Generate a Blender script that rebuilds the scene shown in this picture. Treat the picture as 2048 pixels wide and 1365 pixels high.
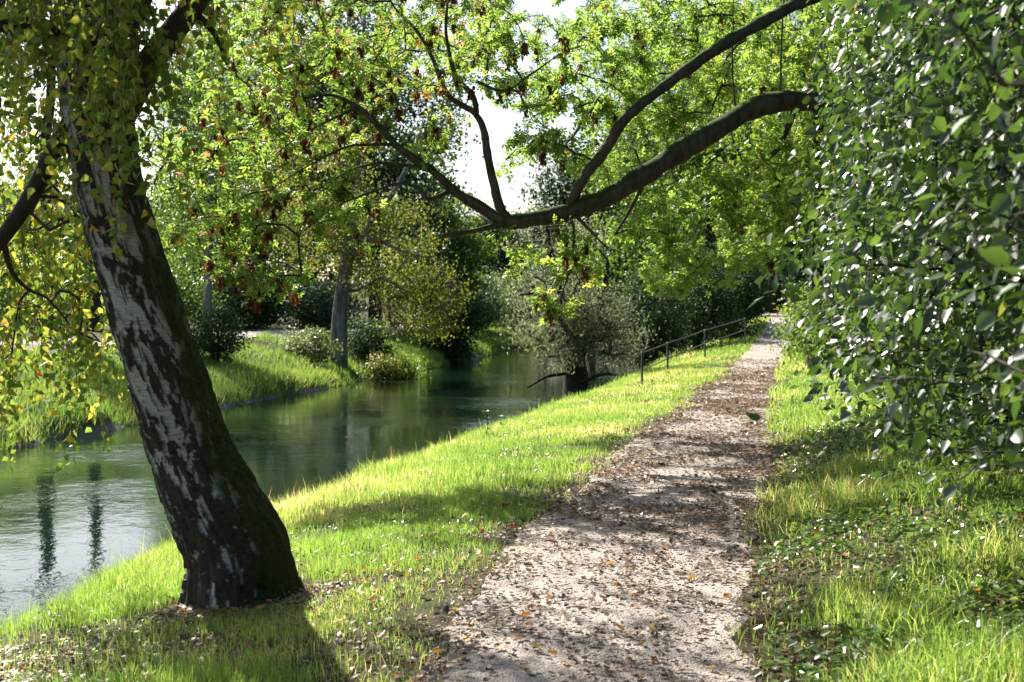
import bpy, math
import numpy as np
from mathutils import Matrix, Vector

sc = bpy.context.scene
for o in list(bpy.data.objects):
    bpy.data.objects.remove(o)

# ------------------------------------------------------------------ camera, sky, sun, exposure
FPX, CX, HY, EYE = 2600.0, 1024.0, 615.0, 1.6
cam_d = bpy.data.cameras.new('camera')
cam = bpy.data.objects.new('camera', cam_d)
sc.collection.objects.link(cam)
cam.location = (0, 0, EYE)
cam.rotation_euler = (math.radians(90), 0, 0)
cam_d.sensor_width = 36.0
cam_d.lens = FPX / 2048.0 * 36.0
cam_d.shift_y = -(682.5 - HY) / 2048.0
cam_d.clip_start = 0.05
cam_d.clip_end = 2000
cam_d.dof.use_dof = True
cam_d.dof.focus_distance = 10.0
cam_d.dof.aperture_fstop = 4.5
sc.camera = cam

SUN_AZ, SUN_EL = -35.0, 41.0          # azimuth left of the viewing direction (+Y)
world = bpy.data.worlds.new('World')
sc.world = world
world.use_nodes = True
wn = world.node_tree
wn.nodes.clear()
sky = wn.nodes.new('ShaderNodeTexSky')
sky.sky_type = 'NISHITA'
sky.sun_disc = False
sky.sun_elevation = math.radians(SUN_EL)
sky.sun_rotation = math.radians(SUN_AZ)
sky.air_density = 1.0
sky.dust_density = 2.0
sky.ozone_density = 1.0
wbg = wn.nodes.new('ShaderNodeBackground')
wbg.inputs['Strength'].default_value = 0.08
wout = wn.nodes.new('ShaderNodeOutputWorld')
wn.links.new(sky.outputs[0], wbg.inputs[0])
wn.links.new(wbg.outputs[0], wout.inputs[0])

sun_d = bpy.data.lights.new('sun', 'SUN')
sun_d.energy = 5.0
sun_d.angle = math.radians(0.55)
sun_d.color = (1.0, 0.95, 0.86)
sun = bpy.data.objects.new('sun', sun_d)
sc.collection.objects.link(sun)
_a, _e = math.radians(SUN_AZ), math.radians(SUN_EL)
SUNV = Vector((math.sin(_a) * math.cos(_e), math.cos(_a) * math.cos(_e), math.sin(_e)))
sun.rotation_euler = (-SUNV).to_track_quat('-Z', 'Y').to_euler()

sc.view_settings.view_transform = 'Standard'
sc.view_settings.look = 'None'
sc.view_settings.gamma = 1.0
sc.view_settings.use_curve_mapping = False
sc.view_settings.exposure = 1.35
sc.render.engine = 'CYCLES'
cy = sc.cycles
cy.use_denoising = True
cy.max_bounces = 6
cy.diffuse_bounces = 3
cy.glossy_bounces = 3
cy.transmission_bounces = 4
cy.transparent_max_bounces = 8
cy.caustics_reflective = False
cy.caustics_refractive = False
cy.sample_clamp_indirect = 6.0

# ------------------------------------------------------------------ helpers
rng = np.random.default_rng(7)

def at(px, py, Y):
    """photo pixel + distance -> point in the place"""
    return np.array([(px - CX) / FPX * Y, Y, EYE - (py - HY) / FPX * Y])

def _hash(i, j, k, s):
    h = (i * 374761393 + j * 668265263 + k * 2147483647 + s * 1274126177) & 0xffffffff
    h = ((h ^ (h >> 13)) * 1274126177) & 0xffffffff
    h = h ^ (h >> 16)
    return (h & 0xffff) / 65535.0

def vnoise(P, s=0):
    """3-D value noise in 0..1 for an (n,3) array"""
    P = np.asarray(P, float)
    I = np.floor(P).astype(np.int64)
    f = P - I
    f = f * f * (3 - 2 * f)
    r = 0
    for a in (0, 1):
        for b in (0, 1):
            for c in (0, 1):
                w = (f[:, 0] if a else 1 - f[:, 0]) * (f[:, 1] if b else 1 - f[:, 1]) * (f[:, 2] if c else 1 - f[:, 2])
                r = r + w * _hash(I[:, 0] + a, I[:, 1] + b, I[:, 2] + c, s)
    return r

def fbm(P, s=0, n=3):
    r, a, t = 0, 1.0, 0
    for k in range(n):
        r = r + a * vnoise(P * (2.03 ** k), s + k)
        t += a
        a *= 0.5
    return r / t

def unit(V):
    return V / np.maximum(np.linalg.norm(V, axis=-1, keepdims=True), 1e-9)

def mk_mesh(name, V, faces, rnd=None, smooth=False, attrs=None):
    """V (n,3), faces: list of (m,k) integer arrays; rnd: per-face value, in face order"""
    me = bpy.data.meshes.new(name)
    V = np.asarray(V, np.float32)
    faces = [np.asarray(f, np.int32) for f in faces if len(f)]
    tot = np.concatenate([np.full(len(f), f.shape[1], np.int32) for f in faces])
    loops = np.concatenate([f.ravel() for f in faces])
    st = np.concatenate([[0], np.cumsum(tot)[:-1]]).astype(np.int32)
    me.vertices.add(len(V))
    me.vertices.foreach_set('co', V.ravel())
    me.loops.add(len(loops))
    me.loops.foreach_set('vertex_index', loops)
    me.polygons.add(len(tot))
    me.polygons.foreach_set('loop_start', st)
    me.polygons.foreach_set('loop_total', tot)
    if smooth:
        me.polygons.foreach_set('use_smooth', np.ones(len(tot), bool))
    if rnd is not None:
        at_ = me.attributes.new('rnd', 'FLOAT', 'FACE')
        at_.data.foreach_set('value', np.asarray(rnd, np.float32))
    for k, v in (attrs or {}).items():
        at_ = me.attributes.new(k, 'FLOAT', 'POINT')
        at_.data.foreach_set('value', np.asarray(v, np.float32))
    me.update()
    me.validate()
    return me

def link(name, me, mat=None, parent=None, label=None, cat=None, group=None, kind=None):
    o = bpy.data.objects.new(name, me)
    sc.collection.objects.link(o)
    if mat is not None and me is not None and not len(me.materials):
        me.materials.append(mat)
    if parent is not None:
        o.parent = parent
        o.matrix_parent_inverse = Matrix.Translation(parent.location).inverted()
    if label: o['label'] = label
    if cat: o['category'] = cat
    if group: o['group'] = group
    if kind: o['kind'] = kind
    return o

def thing(name, loc, label, cat, group=None):
    o = link(name, None, None, None, label, cat, group)
    o.location = [float(v) for v in loc]
    return o

class Bag:
    def __init__(s): s.V, s.F, s.R, s.n = [], {}, {}, 0
    def add(s, V, faces, rnd=0.5):
        for f in faces:
            f = np.asarray(f)
            k = f.shape[1]
            s.F.setdefault(k, []).append(f + s.n)
            s.R.setdefault(k, []).append(np.broadcast_to(np.asarray(rnd, np.float32), (len(f),)))
        s.V.append(V)
        s.n += len(V)
    def mesh(s, name, smooth=False):
        ks = sorted(s.F)
        return mk_mesh(name, np.concatenate(s.V), [np.concatenate(s.F[k]) for k in ks],
                       np.concatenate([np.concatenate(s.R[k]) for k in ks]), smooth)

def tube(P, R, k=6):
    """one tapered tube along a polyline"""
    P = np.asarray(P, float); n = len(P)
    R = np.broadcast_to(np.asarray(R, float), (n,))
    T = np.zeros_like(P)
    T[1:-1] = P[2:] - P[:-2]; T[0] = P[1] - P[0]; T[-1] = P[-1] - P[-2]
    T = unit(T)
    ref = np.array([0, 0, 1.0]) if abs(T[:, 2]).mean() < 0.8 else np.array([1.0, 0, 0])
    A = unit(np.cross(T, ref)); B = np.cross(T, A)
    a = np.arange(k) / k * 2 * np.pi
    V = P[:, None] + R[:, None, None] * (np.cos(a)[None, :, None] * A[:, None] + np.sin(a)[None, :, None] * B[:, None])
    i = (np.arange(n - 1)[:, None] * k + np.arange(k)[None])
    j = (np.arange(n - 1)[:, None] * k + (np.arange(k)[None] + 1) % k)
    F = np.stack([i, j, j + k, i + k], -1).reshape(-1, 4)
    cap = (np.arange(k) + (n - 1) * k)[None]
    return V.reshape(-1, 3), [F, cap]

def spline(pts, n=8):
    """Catmull-Rom through control points (any number of columns)"""
    p = np.asarray(pts, float)
    p = np.vstack([2 * p[0] - p[1], p, 2 * p[-1] - p[-2]])
    out = []
    for i in range(1, len(p) - 2):
        t = np.linspace(0, 1, n, endpoint=False)[:, None]
        a, b, c, d = p[i - 1], p[i], p[i + 1], p[i + 2]
        out.append(0.5 * (2 * b + (c - a) * t + (2 * a - 5 * b + 4 * c - d) * t ** 2 + (3 * b - a - 3 * c + d) * t ** 3))
    out.append(p[-2][None])
    return np.vstack(out)

# leaf outlines: x = across, y = base to tip, z = out of the blade
def T_(v, f): return np.array(v, float), np.array(f)
LEAF4 = T_([(0, 0, 0), (.3, .45, .07), (0, 1, -.05), (-.3, .45, .07)], [(0, 1, 2), (0, 2, 3)])
LEAF6 = T_([(0, 0, 0), (.34, .28, .08), (.26, .66, .05), (0, 1, -.08), (-.26, .66, .05), (-.34, .28, .08)],
           [(0, 1, 2), (0, 2, 3), (0, 3, 4), (0, 4, 5)])
BIRCH = T_([(0, 0, 0), (.40, .24, .07), (.24, .62, .04), (0, 1.05, -.1), (-.24, .62, .04), (-.40, .24, .07)],
           [(0, 1, 2), (0, 2, 3), (0, 3, 4), (0, 4, 5)])
BIRCH_FINE = T_([(0, -.35, -.02), (0, 0, 0), (.18, .02, .03), (.40, .22, .08), (.37, .33, .06), (.33, .42, .07), (.27, .52, .04), (.22, .62, .05), (.13, .78, .01), (0, 1.08, -.12),
                 (-.13, .78, .01), (-.22, .62, .05), (-.27, .52, .04), (-.33, .42, .07), (-.37, .33, .06), (-.40, .22, .08), (-.18, .02, .03), (.012, -.35, -.02)],
                [(0, 17, 1)] + [(1, i, i + 1) for i in range(2, 16)])
NARROW = T_([(0, 0, 0), (.1, .4, .03), (0, 1, -.08), (-.1, .4, .03)], [(0, 1, 2), (0, 2, 3)])
DRY = T_([(0, 0, 0), (.33, .2, .14), (.3, .7, .1), (.05, 1, .16), (-.28, .72, .02), (-.34, .25, .17)],
         [(0, 1, 2), (0, 2, 3), (0, 3, 4), (0, 4, 5)])
def _compound():
    V, F = [], []
    def leaflet(o, ang, s):
        c, q = math.cos(ang), math.sin(ang)
        b = len(V)
        for x, y, z in [(0, 0, 0), (.27, .4, .06), (.16, .75, .02), (0, 1, -.1), (-.16, .75, .02), (-.27, .4, .06)]:
            V.append((o[0] + s * (c * x + q * y), o[1] + s * (-q * x + c * y), o[2] + s * z - .12 * abs(ang)))
        F.extend([(b, b + 1, b + 2), (b, b + 2, b + 3), (b, b + 3, b + 4), (b, b + 4, b + 5)])
    leaflet((0, .62, -.02), 0, .5)
    for y, s in ((.55, .4), (.28, .36)):
        leaflet((0, y, 0), 1.05, s); leaflet((0, y, 0), -1.05, s)
    b = len(V)
    V.extend([(.008, 0, 0), (-.008, 0, 0), (0, .66, 0)])
    F.append((b, b + 1, b + 2))
    return np.array(V, float), np.array(F)
COMPOUND = _compound()

def frames(D, N):
    D = unit(D); S = np.cross(D, N)
    S = unit(S + 1e-6); N = np.cross(S, D)
    return S, D, N

def leaf_arr(P, D, N, size, tmpl):
    tv, tf = tmpl
    S, D, N = frames(D, N)
    size = np.broadcast_to(np.asarray(size, float), (len(P),))
    V = P[:, None] + size[:, None, None] * (tv[None, :, 0:1] * S[:, None] + tv[None, :, 1:2] * D[:, None] + tv[None, :, 2:3] * N[:, None])
    F = tf[None] + (np.arange(len(P)) * len(tv))[:, None, None]
    return V.reshape(-1, 3), F.reshape(-1, tf.shape[1])

def leaves_mesh(name, P, D, N, size, tmpl, rnd):
    V, F = leaf_arr(P, D, N, size, tmpl)
    return mk_mesh(name, V, [F], np.repeat(rnd, len(tmpl[1])), smooth=len(tmpl[1]) > 2)

def rand_dirs(n):
    return unit(rng.normal(size=(n, 3)))

def in_view(P, m=0.02):
    """True where a point falls inside the picture"""
    Y = np.maximum(P[:, 1], .01)
    x = (P[:, 0] / Y * FPX + CX) / 2048; y = (HY - (P[:, 2] - EYE) / Y * FPX) / 1365
    return (P[:, 1] > .3) & (x > m) & (x < 1 - m) & (y > m) & (y < 1 - m)

def leaf_parts(name, root, P, D, N, size, tmpl, rnd, mat, nvar=8):
    """leaves that can be told apart: one object each, sharing a few meshes"""
    S, D, N = frames(D, N)
    vars_ = []
    for k in range(nvar):
        me = mk_mesh(name, tmpl[0], [tmpl[1]], np.full(len(tmpl[1]), (k + .5) / nvar), smooth=True)
        me.materials.append(mat)
        vars_.append(me)
    base = Vector(root.location)
    for i in range(len(P)):
        o = bpy.data.objects.new(name, vars_[int(min(nvar - 1, rnd[i] * nvar))])
        s = float(size[i])
        M = Matrix(((S[i, 0] * s, D[i, 0] * s, N[i, 0] * s, P[i, 0] - base.x),
                    (S[i, 1] * s, D[i, 1] * s, N[i, 1] * s, P[i, 1] - base.y),
                    (S[i, 2] * s, D[i, 2] * s, N[i, 2] * s, P[i, 2] - base.z), (0, 0, 0, 1)))
        sc.collection.objects.link(o)
        o.parent = root
        o.matrix_local = M

# ------------------------------------------------------------------ materials
def new_mat(name):
    m = bpy.data.materials.new(name)
    m.use_nodes = True
    nt = m.node_tree
    nt.nodes.clear()
    out = nt.nodes.new('ShaderNodeOutputMaterial')
    def nd(t, **kw):
        n = nt.nodes.new(t)
        for k, v in kw.items():
            if k.startswith('_'): setattr(n, k[1:], v)
            else: n.inputs[k.replace('__', ' ')].default_value = v
        return n
    return m, nt, out, nd, nt.links.new

def ramp(nd, stops, interp='LINEAR'):
    r = nd('ShaderNodeValToRGB')
    cr = r.color_ramp
    cr.interpolation = interp
    while len(cr.elements) < len(stops): cr.elements.new(0.5)
    for e, (p, c) in zip(cr.elements, stops):
        e.position = p; e.color = (*c, 1)
    return r

def leaf_mat(name, stops, trans=1.6, tfac=.5, rough=.42, spec=.5, yellow=(1.25, 1.1, .85)):
    """leaf: reflecting face + light coming through it; stops = colour over the leaves"""
    m, nt, out, nd, L_ = new_mat(name)
    a = nd('ShaderNodeAttribute', _attribute_name='rnd')
    r = ramp(nd, stops)
    L_(a.outputs['Fac'], r.inputs[0])
    p = nd('ShaderNodeBsdfPrincipled', Roughness=rough)
    p.inputs['Specular IOR Level'].default_value = spec
    L_(r.outputs[0], p.inputs['Base Color'])
    mul = nd('ShaderNodeMix', _data_type='RGBA', _blend_type='MULTIPLY')
    mul.inputs[0].default_value = 1
    L_(r.outputs[0], mul.inputs[6])
    mul.inputs[7].default_value = (trans * yellow[0], trans * yellow[1], trans * yellow[2], 1)
    t = nd('ShaderNodeBsdfTranslucent')
    L_(mul.outputs[2], t.inputs[0])
    mx = nd('ShaderNodeMixShader')
    mx.inputs[0].default_value = tfac
    L_(p.outputs[0], mx.inputs[1]); L_(t.outputs[0], mx.inputs[2])
    L_(mx.outputs[0], out.inputs[0])
    return m

M = {}
M['birch_leaf'] = leaf_mat('birch_leaf', [(0, (.06, .12, .018)), (.45, (.105, .165, .024)), (.75, (.19, .205, .03)), (.93, (.33, .21, .025)), (1, (.33, .13, .02))], 2.8, .52, yellow=(1.4, 1.1, 1.0))
M['elder_leaf'] = leaf_mat('elder_leaf', [(0, (.062, .135, .018)), (.6, (.1, .185, .026)), (.87, (.155, .21, .034)), (.96, (.25, .2, .04)), (1, (.22, .1, .04))], 2.9, .54, yellow=(1.4, 1.1, 1.1))
M['samara'] = leaf_mat('samara', [(0, (.09, .038, .02)), (1, (.22, .1, .05))], 1.3, .35, .6, .2, (1.2, .9, .6))
M['hedge_leaf'] = leaf_mat('hedge_leaf', [(0, (.018, .042, .009)), (.6, (.034, .068, .013)), (.92, (.06, .11, .02)), (1, (.22, .17, .03))], 3.6, .3, .38, .75)
M['grass'] = leaf_mat('grass', [(0, (.06, .13, .02)), (.5, (.105, .19, .03)), (.82, (.18, .24, .06)), (1, (.36, .31, .16))], 3.0, .52, .3, .8, (1.3, 1.1, 1.0))
M['far_grass'] = leaf_mat('far_grass', [(0, (.06, .14, .025)), (.6, (.1, .19, .03)), (1, (.2, .24, .06))], 2.2, .48, .45, .4, (1.3, 1.1, 1.0))
M['cover_leaf'] = leaf_mat('cover_leaf', [(0, (.05, .11, .022)), (.8, (.09, .16, .035)), (1, (.16, .19, .04))], 2.2, .35, .28, .8)
M['litter'] = leaf_mat('litter', [(0, (.07, .048, .034)), (.35, (.13, .085, .058)), (.6, (.22, .155, .108)), (.84, (.32, .24, .17)), (1, (.4, .2, .06))], 1.0, .25, .45, .45, (1, .9, .7))
M['fallen'] = leaf_mat('fallen', [(0, (.22, .08, .025)), (.35, (.36, .13, .025)), (.7, (.5, .25, .03)), (1, (.58, .38, .04))], 1.1, .35, .45, .4, (1, .9, .6))
GREENS = {
    'green': [(0, (.05, .11, .018)), (.7, (.08, .15, .022)), (1, (.14, .18, .03))],
    'lime': [(0, (.075, .15, .018)), (.7, (.11, .19, .022)), (1, (.19, .21, .03))],
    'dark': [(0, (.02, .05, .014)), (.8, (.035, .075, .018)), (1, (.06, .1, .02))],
    'olive': [(0, (.07, .12, .02)), (.6, (.12, .16, .025)), (1, (.24, .19, .03))],
    'willow': [(0, (.1, .14, .08)), (.7, (.17, .21, .13)), (1, (.24, .27, .18))],
    'blue': [(0, (.03, .07, .035)), (.8, (.055, .1, .045)), (1, (.08, .12, .05))],  # lighter, bluer leaf colour stands in for haze on the farther trees
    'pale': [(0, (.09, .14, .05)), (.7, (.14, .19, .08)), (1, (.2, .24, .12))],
}
for k, s in GREENS.items():
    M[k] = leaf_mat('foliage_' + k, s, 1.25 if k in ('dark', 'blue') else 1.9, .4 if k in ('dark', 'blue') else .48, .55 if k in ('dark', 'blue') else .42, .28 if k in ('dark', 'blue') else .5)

def bark_mat(name, c1, c2, moss=0.0, scale=18):
    m, nt, out, nd, L_ = new_mat(name)
    g = nd('ShaderNodeNewGeometry')
    mp = nd('ShaderNodeMapping'); mp.inputs['Scale'].default_value = (1, 1, .25)
    L_(g.outputs['Position'], mp.inputs[0])
    n = nd('ShaderNodeTexNoise', Scale=scale, Detail=6.0, Roughness=.65)
    L_(mp.outputs[0], n.inputs['Vector'])
    r = ramp(nd, [(.3, c1), (.7, c2)])
    L_(n.outputs[0], r.inputs[0])
    p = nd('ShaderNodeBsdfPrincipled', Roughness=.9)
    p.inputs['Specular IOR Level'].default_value = .2
    col = r.outputs[0]
    if moss > 0:
        s = nd('ShaderNodeSeparateXYZ'); L_(g.outputs['Normal'], s.inputs[0])
        n2 = nd('ShaderNodeTexNoise', Scale=7.0, Detail=4.0)
        L_(g.outputs['Position'], n2.inputs['Vector'])
        ad = nd('ShaderNodeMath', _operation='ADD'); L_(s.outputs[2], ad.inputs[0]); L_(n2.outputs[0], ad.inputs[1])
        mr = nd('ShaderNodeMapRange'); mr.inputs[1].default_value = 1.45 - moss; mr.inputs[2].default_value = 1.75 - moss
        L_(ad.outputs[0], mr.inputs[0])
        mx = nd('ShaderNodeMix', _data_type='RGBA'); L_(mr.outputs[0], mx.inputs[0]); L_(col, mx.inputs[6])
        mx.inputs[7].default_value = (.045, .06, .012, 1)
        col = mx.outputs[2]
    L_(col, p.inputs['Base Color'])
    b = nd('ShaderNodeBump', Strength=.7, Distance=.016); L_(n.outputs[0], b.inputs['Height']); L_(b.outputs[0], p.inputs['Normal'])
    L_(p.outputs[0], out.inputs[0])
    return m

M['bark'] = bark_mat('bark', (.035, .028, .02), (.11, .092, .07))
M['bark_moss'] = bark_mat('bark_moss', (.045, .036, .026), (.16, .135, .1), .75, 14)
M['bark_dark'] = bark_mat('bark_dark', (.02, .017, .013), (.06, .05, .04))
M['twig'] = bark_mat('twig', (.05, .036, .026), (.1, .08, .06))
M['bark_birch_far'] = bark_mat('bark_birch_far', (.02, .018, .016), (.34, .32, .29), 0, 5)

def birch_trunk_mat():
    m, nt, out, nd, L_ = new_mat('birch_bark')
    w = nd('ShaderNodeAttribute', _attribute_name='white')
    ms = nd('ShaderNodeAttribute', _attribute_name='moss')
    g = nd('ShaderNodeNewGeometry')
    n1 = nd('ShaderNodeTexNoise', Scale=45.0, Detail=6.0, Roughness=.7); L_(g.outputs['Position'], n1.inputs['Vector'])
    mp = nd('ShaderNodeMapping'); mp.inputs['Scale'].default_value = (18, 18, 130)
    L_(g.outputs['Position'], mp.inputs[0])
    n2 = nd('ShaderNodeTexNoise', Scale=1.0, Detail=4.0); L_(mp.outputs[0], n2.inputs['Vector'])
    dark = ramp(nd, [(.3, (.03, .023, .017)), (.7, (.1, .078, .058))]); L_(n1.outputs[0], dark.inputs[0])
    lite = ramp(nd, [(.32, (.3, .27, .24)), (.5, (.55, .52, .48)), (.75, (.68, .65, .61))]); L_(n2.outputs[0], lite.inputs[0])
    mx = nd('ShaderNodeMix', _data_type='RGBA'); L_(w.outputs['Fac'], mx.inputs[0]); L_(dark.outputs[0], mx.inputs[6]); L_(lite.outputs[0], mx.inputs[7])
    mm = nd('ShaderNodeMix', _data_type='RGBA'); L_(ms.outputs['Fac'], mm.inputs[0]); L_(mx.outputs[2], mm.inputs[6])
    moss = ramp(nd, [(.3, (.022, .03, .008)), (.7, (.07, .09, .018))]); L_(n1.outputs[0], moss.inputs[0])
    L_(moss.outputs[0], mm.inputs[7])
    p = nd('ShaderNodeBsdfPrincipled', Roughness=.8); p.inputs['Specular IOR Level'].default_value = .25
    L_(mm.outputs[2], p.inputs['Base Color'])
    b = nd('ShaderNodeBump', Strength=.6, Distance=.012); L_(n1.outputs[0], b.inputs['Height']); L_(b.outputs[0], p.inputs['Normal'])
    L_(p.outputs[0], out.inputs[0])
    return m
M['birch_bark'] = birch_trunk_mat()

def ground_mat():
    m, nt, out, nd, L_ = new_mat('soil_and_turf')
    g = nd('ShaderNodeNewGeometry')
    n = nd('ShaderNodeTexNoise', Scale=1.3, Detail=8.0, Roughness=.65); L_(g.outputs['Position'], n.inputs['Vector'])
    r = ramp(nd, [(.3, (.042, .033, .021)), (.5, (.055, .05, .024)), (.7, (.07, .08, .024))]); L_(n.outputs[0], r.inputs[0])
    s = nd('ShaderNodeSeparateXYZ'); L_(g.outputs['Position'], s.inputs[0])
    mr = nd('ShaderNodeMapRange'); mr.inputs[1].default_value = -.93; mr.inputs[2].default_value = -.8; L_(s.outputs[2], mr.inputs[0])
    mx = nd('ShaderNodeMix', _data_type='RGBA'); L_(mr.outputs[0], mx.inputs[0]); mx.inputs[6].default_value = (.16, .14, .11, 1); L_(r.outputs[0], mx.inputs[7])
    p = nd('ShaderNodeBsdfPrincipled', Roughness=.95); p.inputs['Specular IOR Level'].default_value = .15
    L_(mx.outputs[2], p.inputs['Base Color'])
    n2 = nd('ShaderNodeTexNoise', Scale=30.0, Detail=5.0); L_(g.outputs['Position'], n2.inputs['Vector'])
    b = nd('ShaderNodeBump', Strength=.8, Distance=.016); L_(n2.outputs[0], b.inputs['Height']); L_(b.outputs[0], p.inputs['Normal'])
    L_(p.outputs[0], out.inputs[0])
    return m
M['ground'] = ground_mat()

def path_mat():
    m, nt, out, nd, L_ = new_mat('gravel')
    g = nd('ShaderNodeNewGeometry')
    n = nd('ShaderNodeTexNoise', Scale=2.2, Detail=7.0, Roughness=.6); L_(g.outputs['Position'], n.inputs['Vector'])
    v = nd('ShaderNodeTexVoronoi', Scale=75.0); L_(g.outputs['Position'], v.inputs['Vector'])
    r = ramp(nd, [(.3, (.25, .21, .18)), (.55, (.41, .355, .315)), (.75, (.52, .465, .425))]); L_(n.outputs[0], r.inputs[0])
    r2 = ramp(nd, [(0, (.65, .62, .6)), (.5, (1, 1, 1)), (1, (1.25, 1.2, 1.18))]); L_(v.outputs['Color'], r2.inputs[0])
    mx = nd('ShaderNodeMix', _data_type='RGBA', _blend_type='MULTIPLY'); mx.inputs[0].default_value = .8
    L_(r.outputs[0], mx.inputs[6]); L_(r2.outputs[0], mx.inputs[7])
    p = nd('ShaderNodeBsdfPrincipled', Roughness=.85); p.inputs['Specular IOR Level'].default_value = .3
    L_(mx.outputs[2], p.inputs['Base Color'])
    b = nd('ShaderNodeBump', Strength=.9, Distance=.012); L_(v.outputs['Distance'], b.inputs['Height']); b.invert = True
    b2 = nd('ShaderNodeBump', Strength=.6, Distance=.06); L_(n.outputs[0], b2.inputs['Height']); L_(b.outputs[0], b2.inputs['Normal'])
    L_(b2.outputs[0], p.inputs['Normal'])
    L_(p.outputs[0], out.inputs[0])
    return m
M['gravel'] = path_mat()

def water_mat():
    m, nt, out, nd, L_ = new_mat('river_water')
    g = nd('ShaderNodeNewGeometry')
    mp = nd('ShaderNodeMapping'); mp.inputs['Rotation'].default_value = (0, 0, math.radians(12)); mp.inputs['Scale'].default_value = (1.0, .9, 1)
    L_(g.outputs['Position'], mp.inputs[0])
    big = nd('ShaderNodeTexNoise', Scale=.35, Detail=2.0); L_(mp.outputs[0], big.inputs['Vector'])
    a = nd('ShaderNodeTexNoise', Scale=2.6, Detail=3.0, Roughness=.55, Distortion=.6); L_(mp.outputs[0], a.inputs['Vector'])
    c = nd('ShaderNodeTexNoise', Scale=11.0, Detail=3.0, Roughness=.6, Distortion=.4); L_(mp.outputs[0], c.inputs['Vector'])
    mr = nd('ShaderNodeMapRange'); mr.inputs[1].default_value = .42; mr.inputs[2].default_value = .66; mr.inputs[3].default_value = .25; mr.inputs[4].default_value = 1.0
    L_(big.outputs[0], mr.inputs[0])
    p = nd('ShaderNodeBsdfPrincipled', Roughness=.02, IOR=1.37)
    p.inputs['Base Color'].default_value = (.008, .02, .012, 1)
    p.inputs['Specular IOR Level'].default_value = .55
    b1 = nd('ShaderNodeBump', Distance=.016); L_(mr.outputs[0], b1.inputs['Strength']); L_(a.outputs[0], b1.inputs['Height'])
    b2 = nd('ShaderNodeBump', Distance=.005); L_(mr.outputs[0], b2.inputs['Strength']); L_(c.outputs[0], b2.inputs['Height']); L_(b1.outputs[0], b2.inputs['Normal'])
    L_(b2.outputs[0], p.inputs['Normal'])
    L_(p.outputs[0], out.inputs[0])
    return m
M['water'] = water_mat()

def metal_mat():
    m, nt, out, nd, L_ = new_mat('galvanised_steel')
    p = nd('ShaderNodeBsdfPrincipled', Roughness=.5, Metallic=.4)
    g = nd('ShaderNodeNewGeometry')
    n = nd('ShaderNodeTexNoise', Scale=9.0, Detail=4.0); L_(g.outputs['Position'], n.inputs['Vector'])
    r = ramp(nd, [(.35, (.07, .068, .065)), (.7, (.13, .13, .13))]); L_(n.outputs[0], r.inputs[0])
    L_(r.outputs[0], p.inputs['Base Color']); L_(p.outputs[0], out.inputs[0])
    return m
M['metal'] = metal_mat()

# ------------------------------------------------------------------ lie of the land
PY = [-20, 0, 5.5, 7.1, 8.6, 10.8, 14.6, 22.5, 33.3, 50, 62, 75, 95, 140, 400]
PL = [-2.2, -.78, -.41, -.26, -.05, .42, 1.2, 3.12, 5.6, 9.4, 12.2, 14.6, 18, 27, 90]
PR = [-.8, .55, .97, 1.27, 1.57, 2.1, 2.93, 4.5, 6.85, 10.9, 13.7, 16.2, 19.6, 28.6, 92]
PZ = [0, 0, 0, 0, 0, 0, 0, 0, 0, .35, .88, 1.1, 1.3, 1.6, 2]
FY = [-30, 5, 15, 26.5, 34.7, 52, 67, 79, 88, 100, 120, 400]
FX = [-16, -12, -10.5, -8.9, -7.5, -3.9, -1.65, -.5, 2, 10, 28, 260]
WATER_Z = -1.0
def smooth_tab(x, y):
    xs = np.linspace(x[0], x[-1], 4201)
    ys = np.interp(xs, x, y)
    k = np.hanning(41); k /= k.sum()
    ys2 = np.convolve(np.pad(ys, 20, mode='edge'), k, 'valid')
    return lambda q: np.interp(q, xs, ys2)
fL, fR, fZ, fF = smooth_tab(PY, PL), smooth_tab(PY, PR), smooth_tab(PY, PZ), smooth_tab(FY, FX)

def height(X, Y):
    X = np.asarray(X, float); Y = np.asarray(Y, float)
    l, r, zp, f = fL(Y), fR(Y), fZ(Y), fF(Y)
    q = np.stack([X * .5, Y * .5, 0 * X], -1).reshape(-1, 3)
    nz = (fbm(q, 3, 3).reshape(X.shape) - .5)
    d = (l - X) * .97 + nz * .7 * np.clip((l - X) / 2, 0, 1)
    zl = zp * (1 - np.clip(d / 3.9, 0, 1)) + np.interp(d, [0, 1.5, 2.7, 3.2, 3.8, 5, 8], [0, -.13, -.32, -.62, -1.1, -1.6, -2.0])
    zr = zp + np.interp(X - r, [0, .4, 2, 6, 40, 300], [0, .06, .3, .6, 1.8, 8])
    e = f - X + nz * 1.2
    zf = np.interp(e, [-6, -2, -.3, 0, .3, 1.6, 5, 8, 30, 100, 400], [-2, -1.6, -1.12, -1.0, -.7, -.38, .42, .6, 1.4, 4, 12])
    z = np.where(X > r, zr, np.where(X > l, zp, np.maximum(zl, zf)))
    off = np.where(X > l, np.clip((X - r) / .5, 0, 1), np.clip((l - X) / .5, 0, 1))
    return z + nz * .16 * off

def zat(X, Y):
    return float(height(np.array([X]), np.array([Y]))[0])

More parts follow.
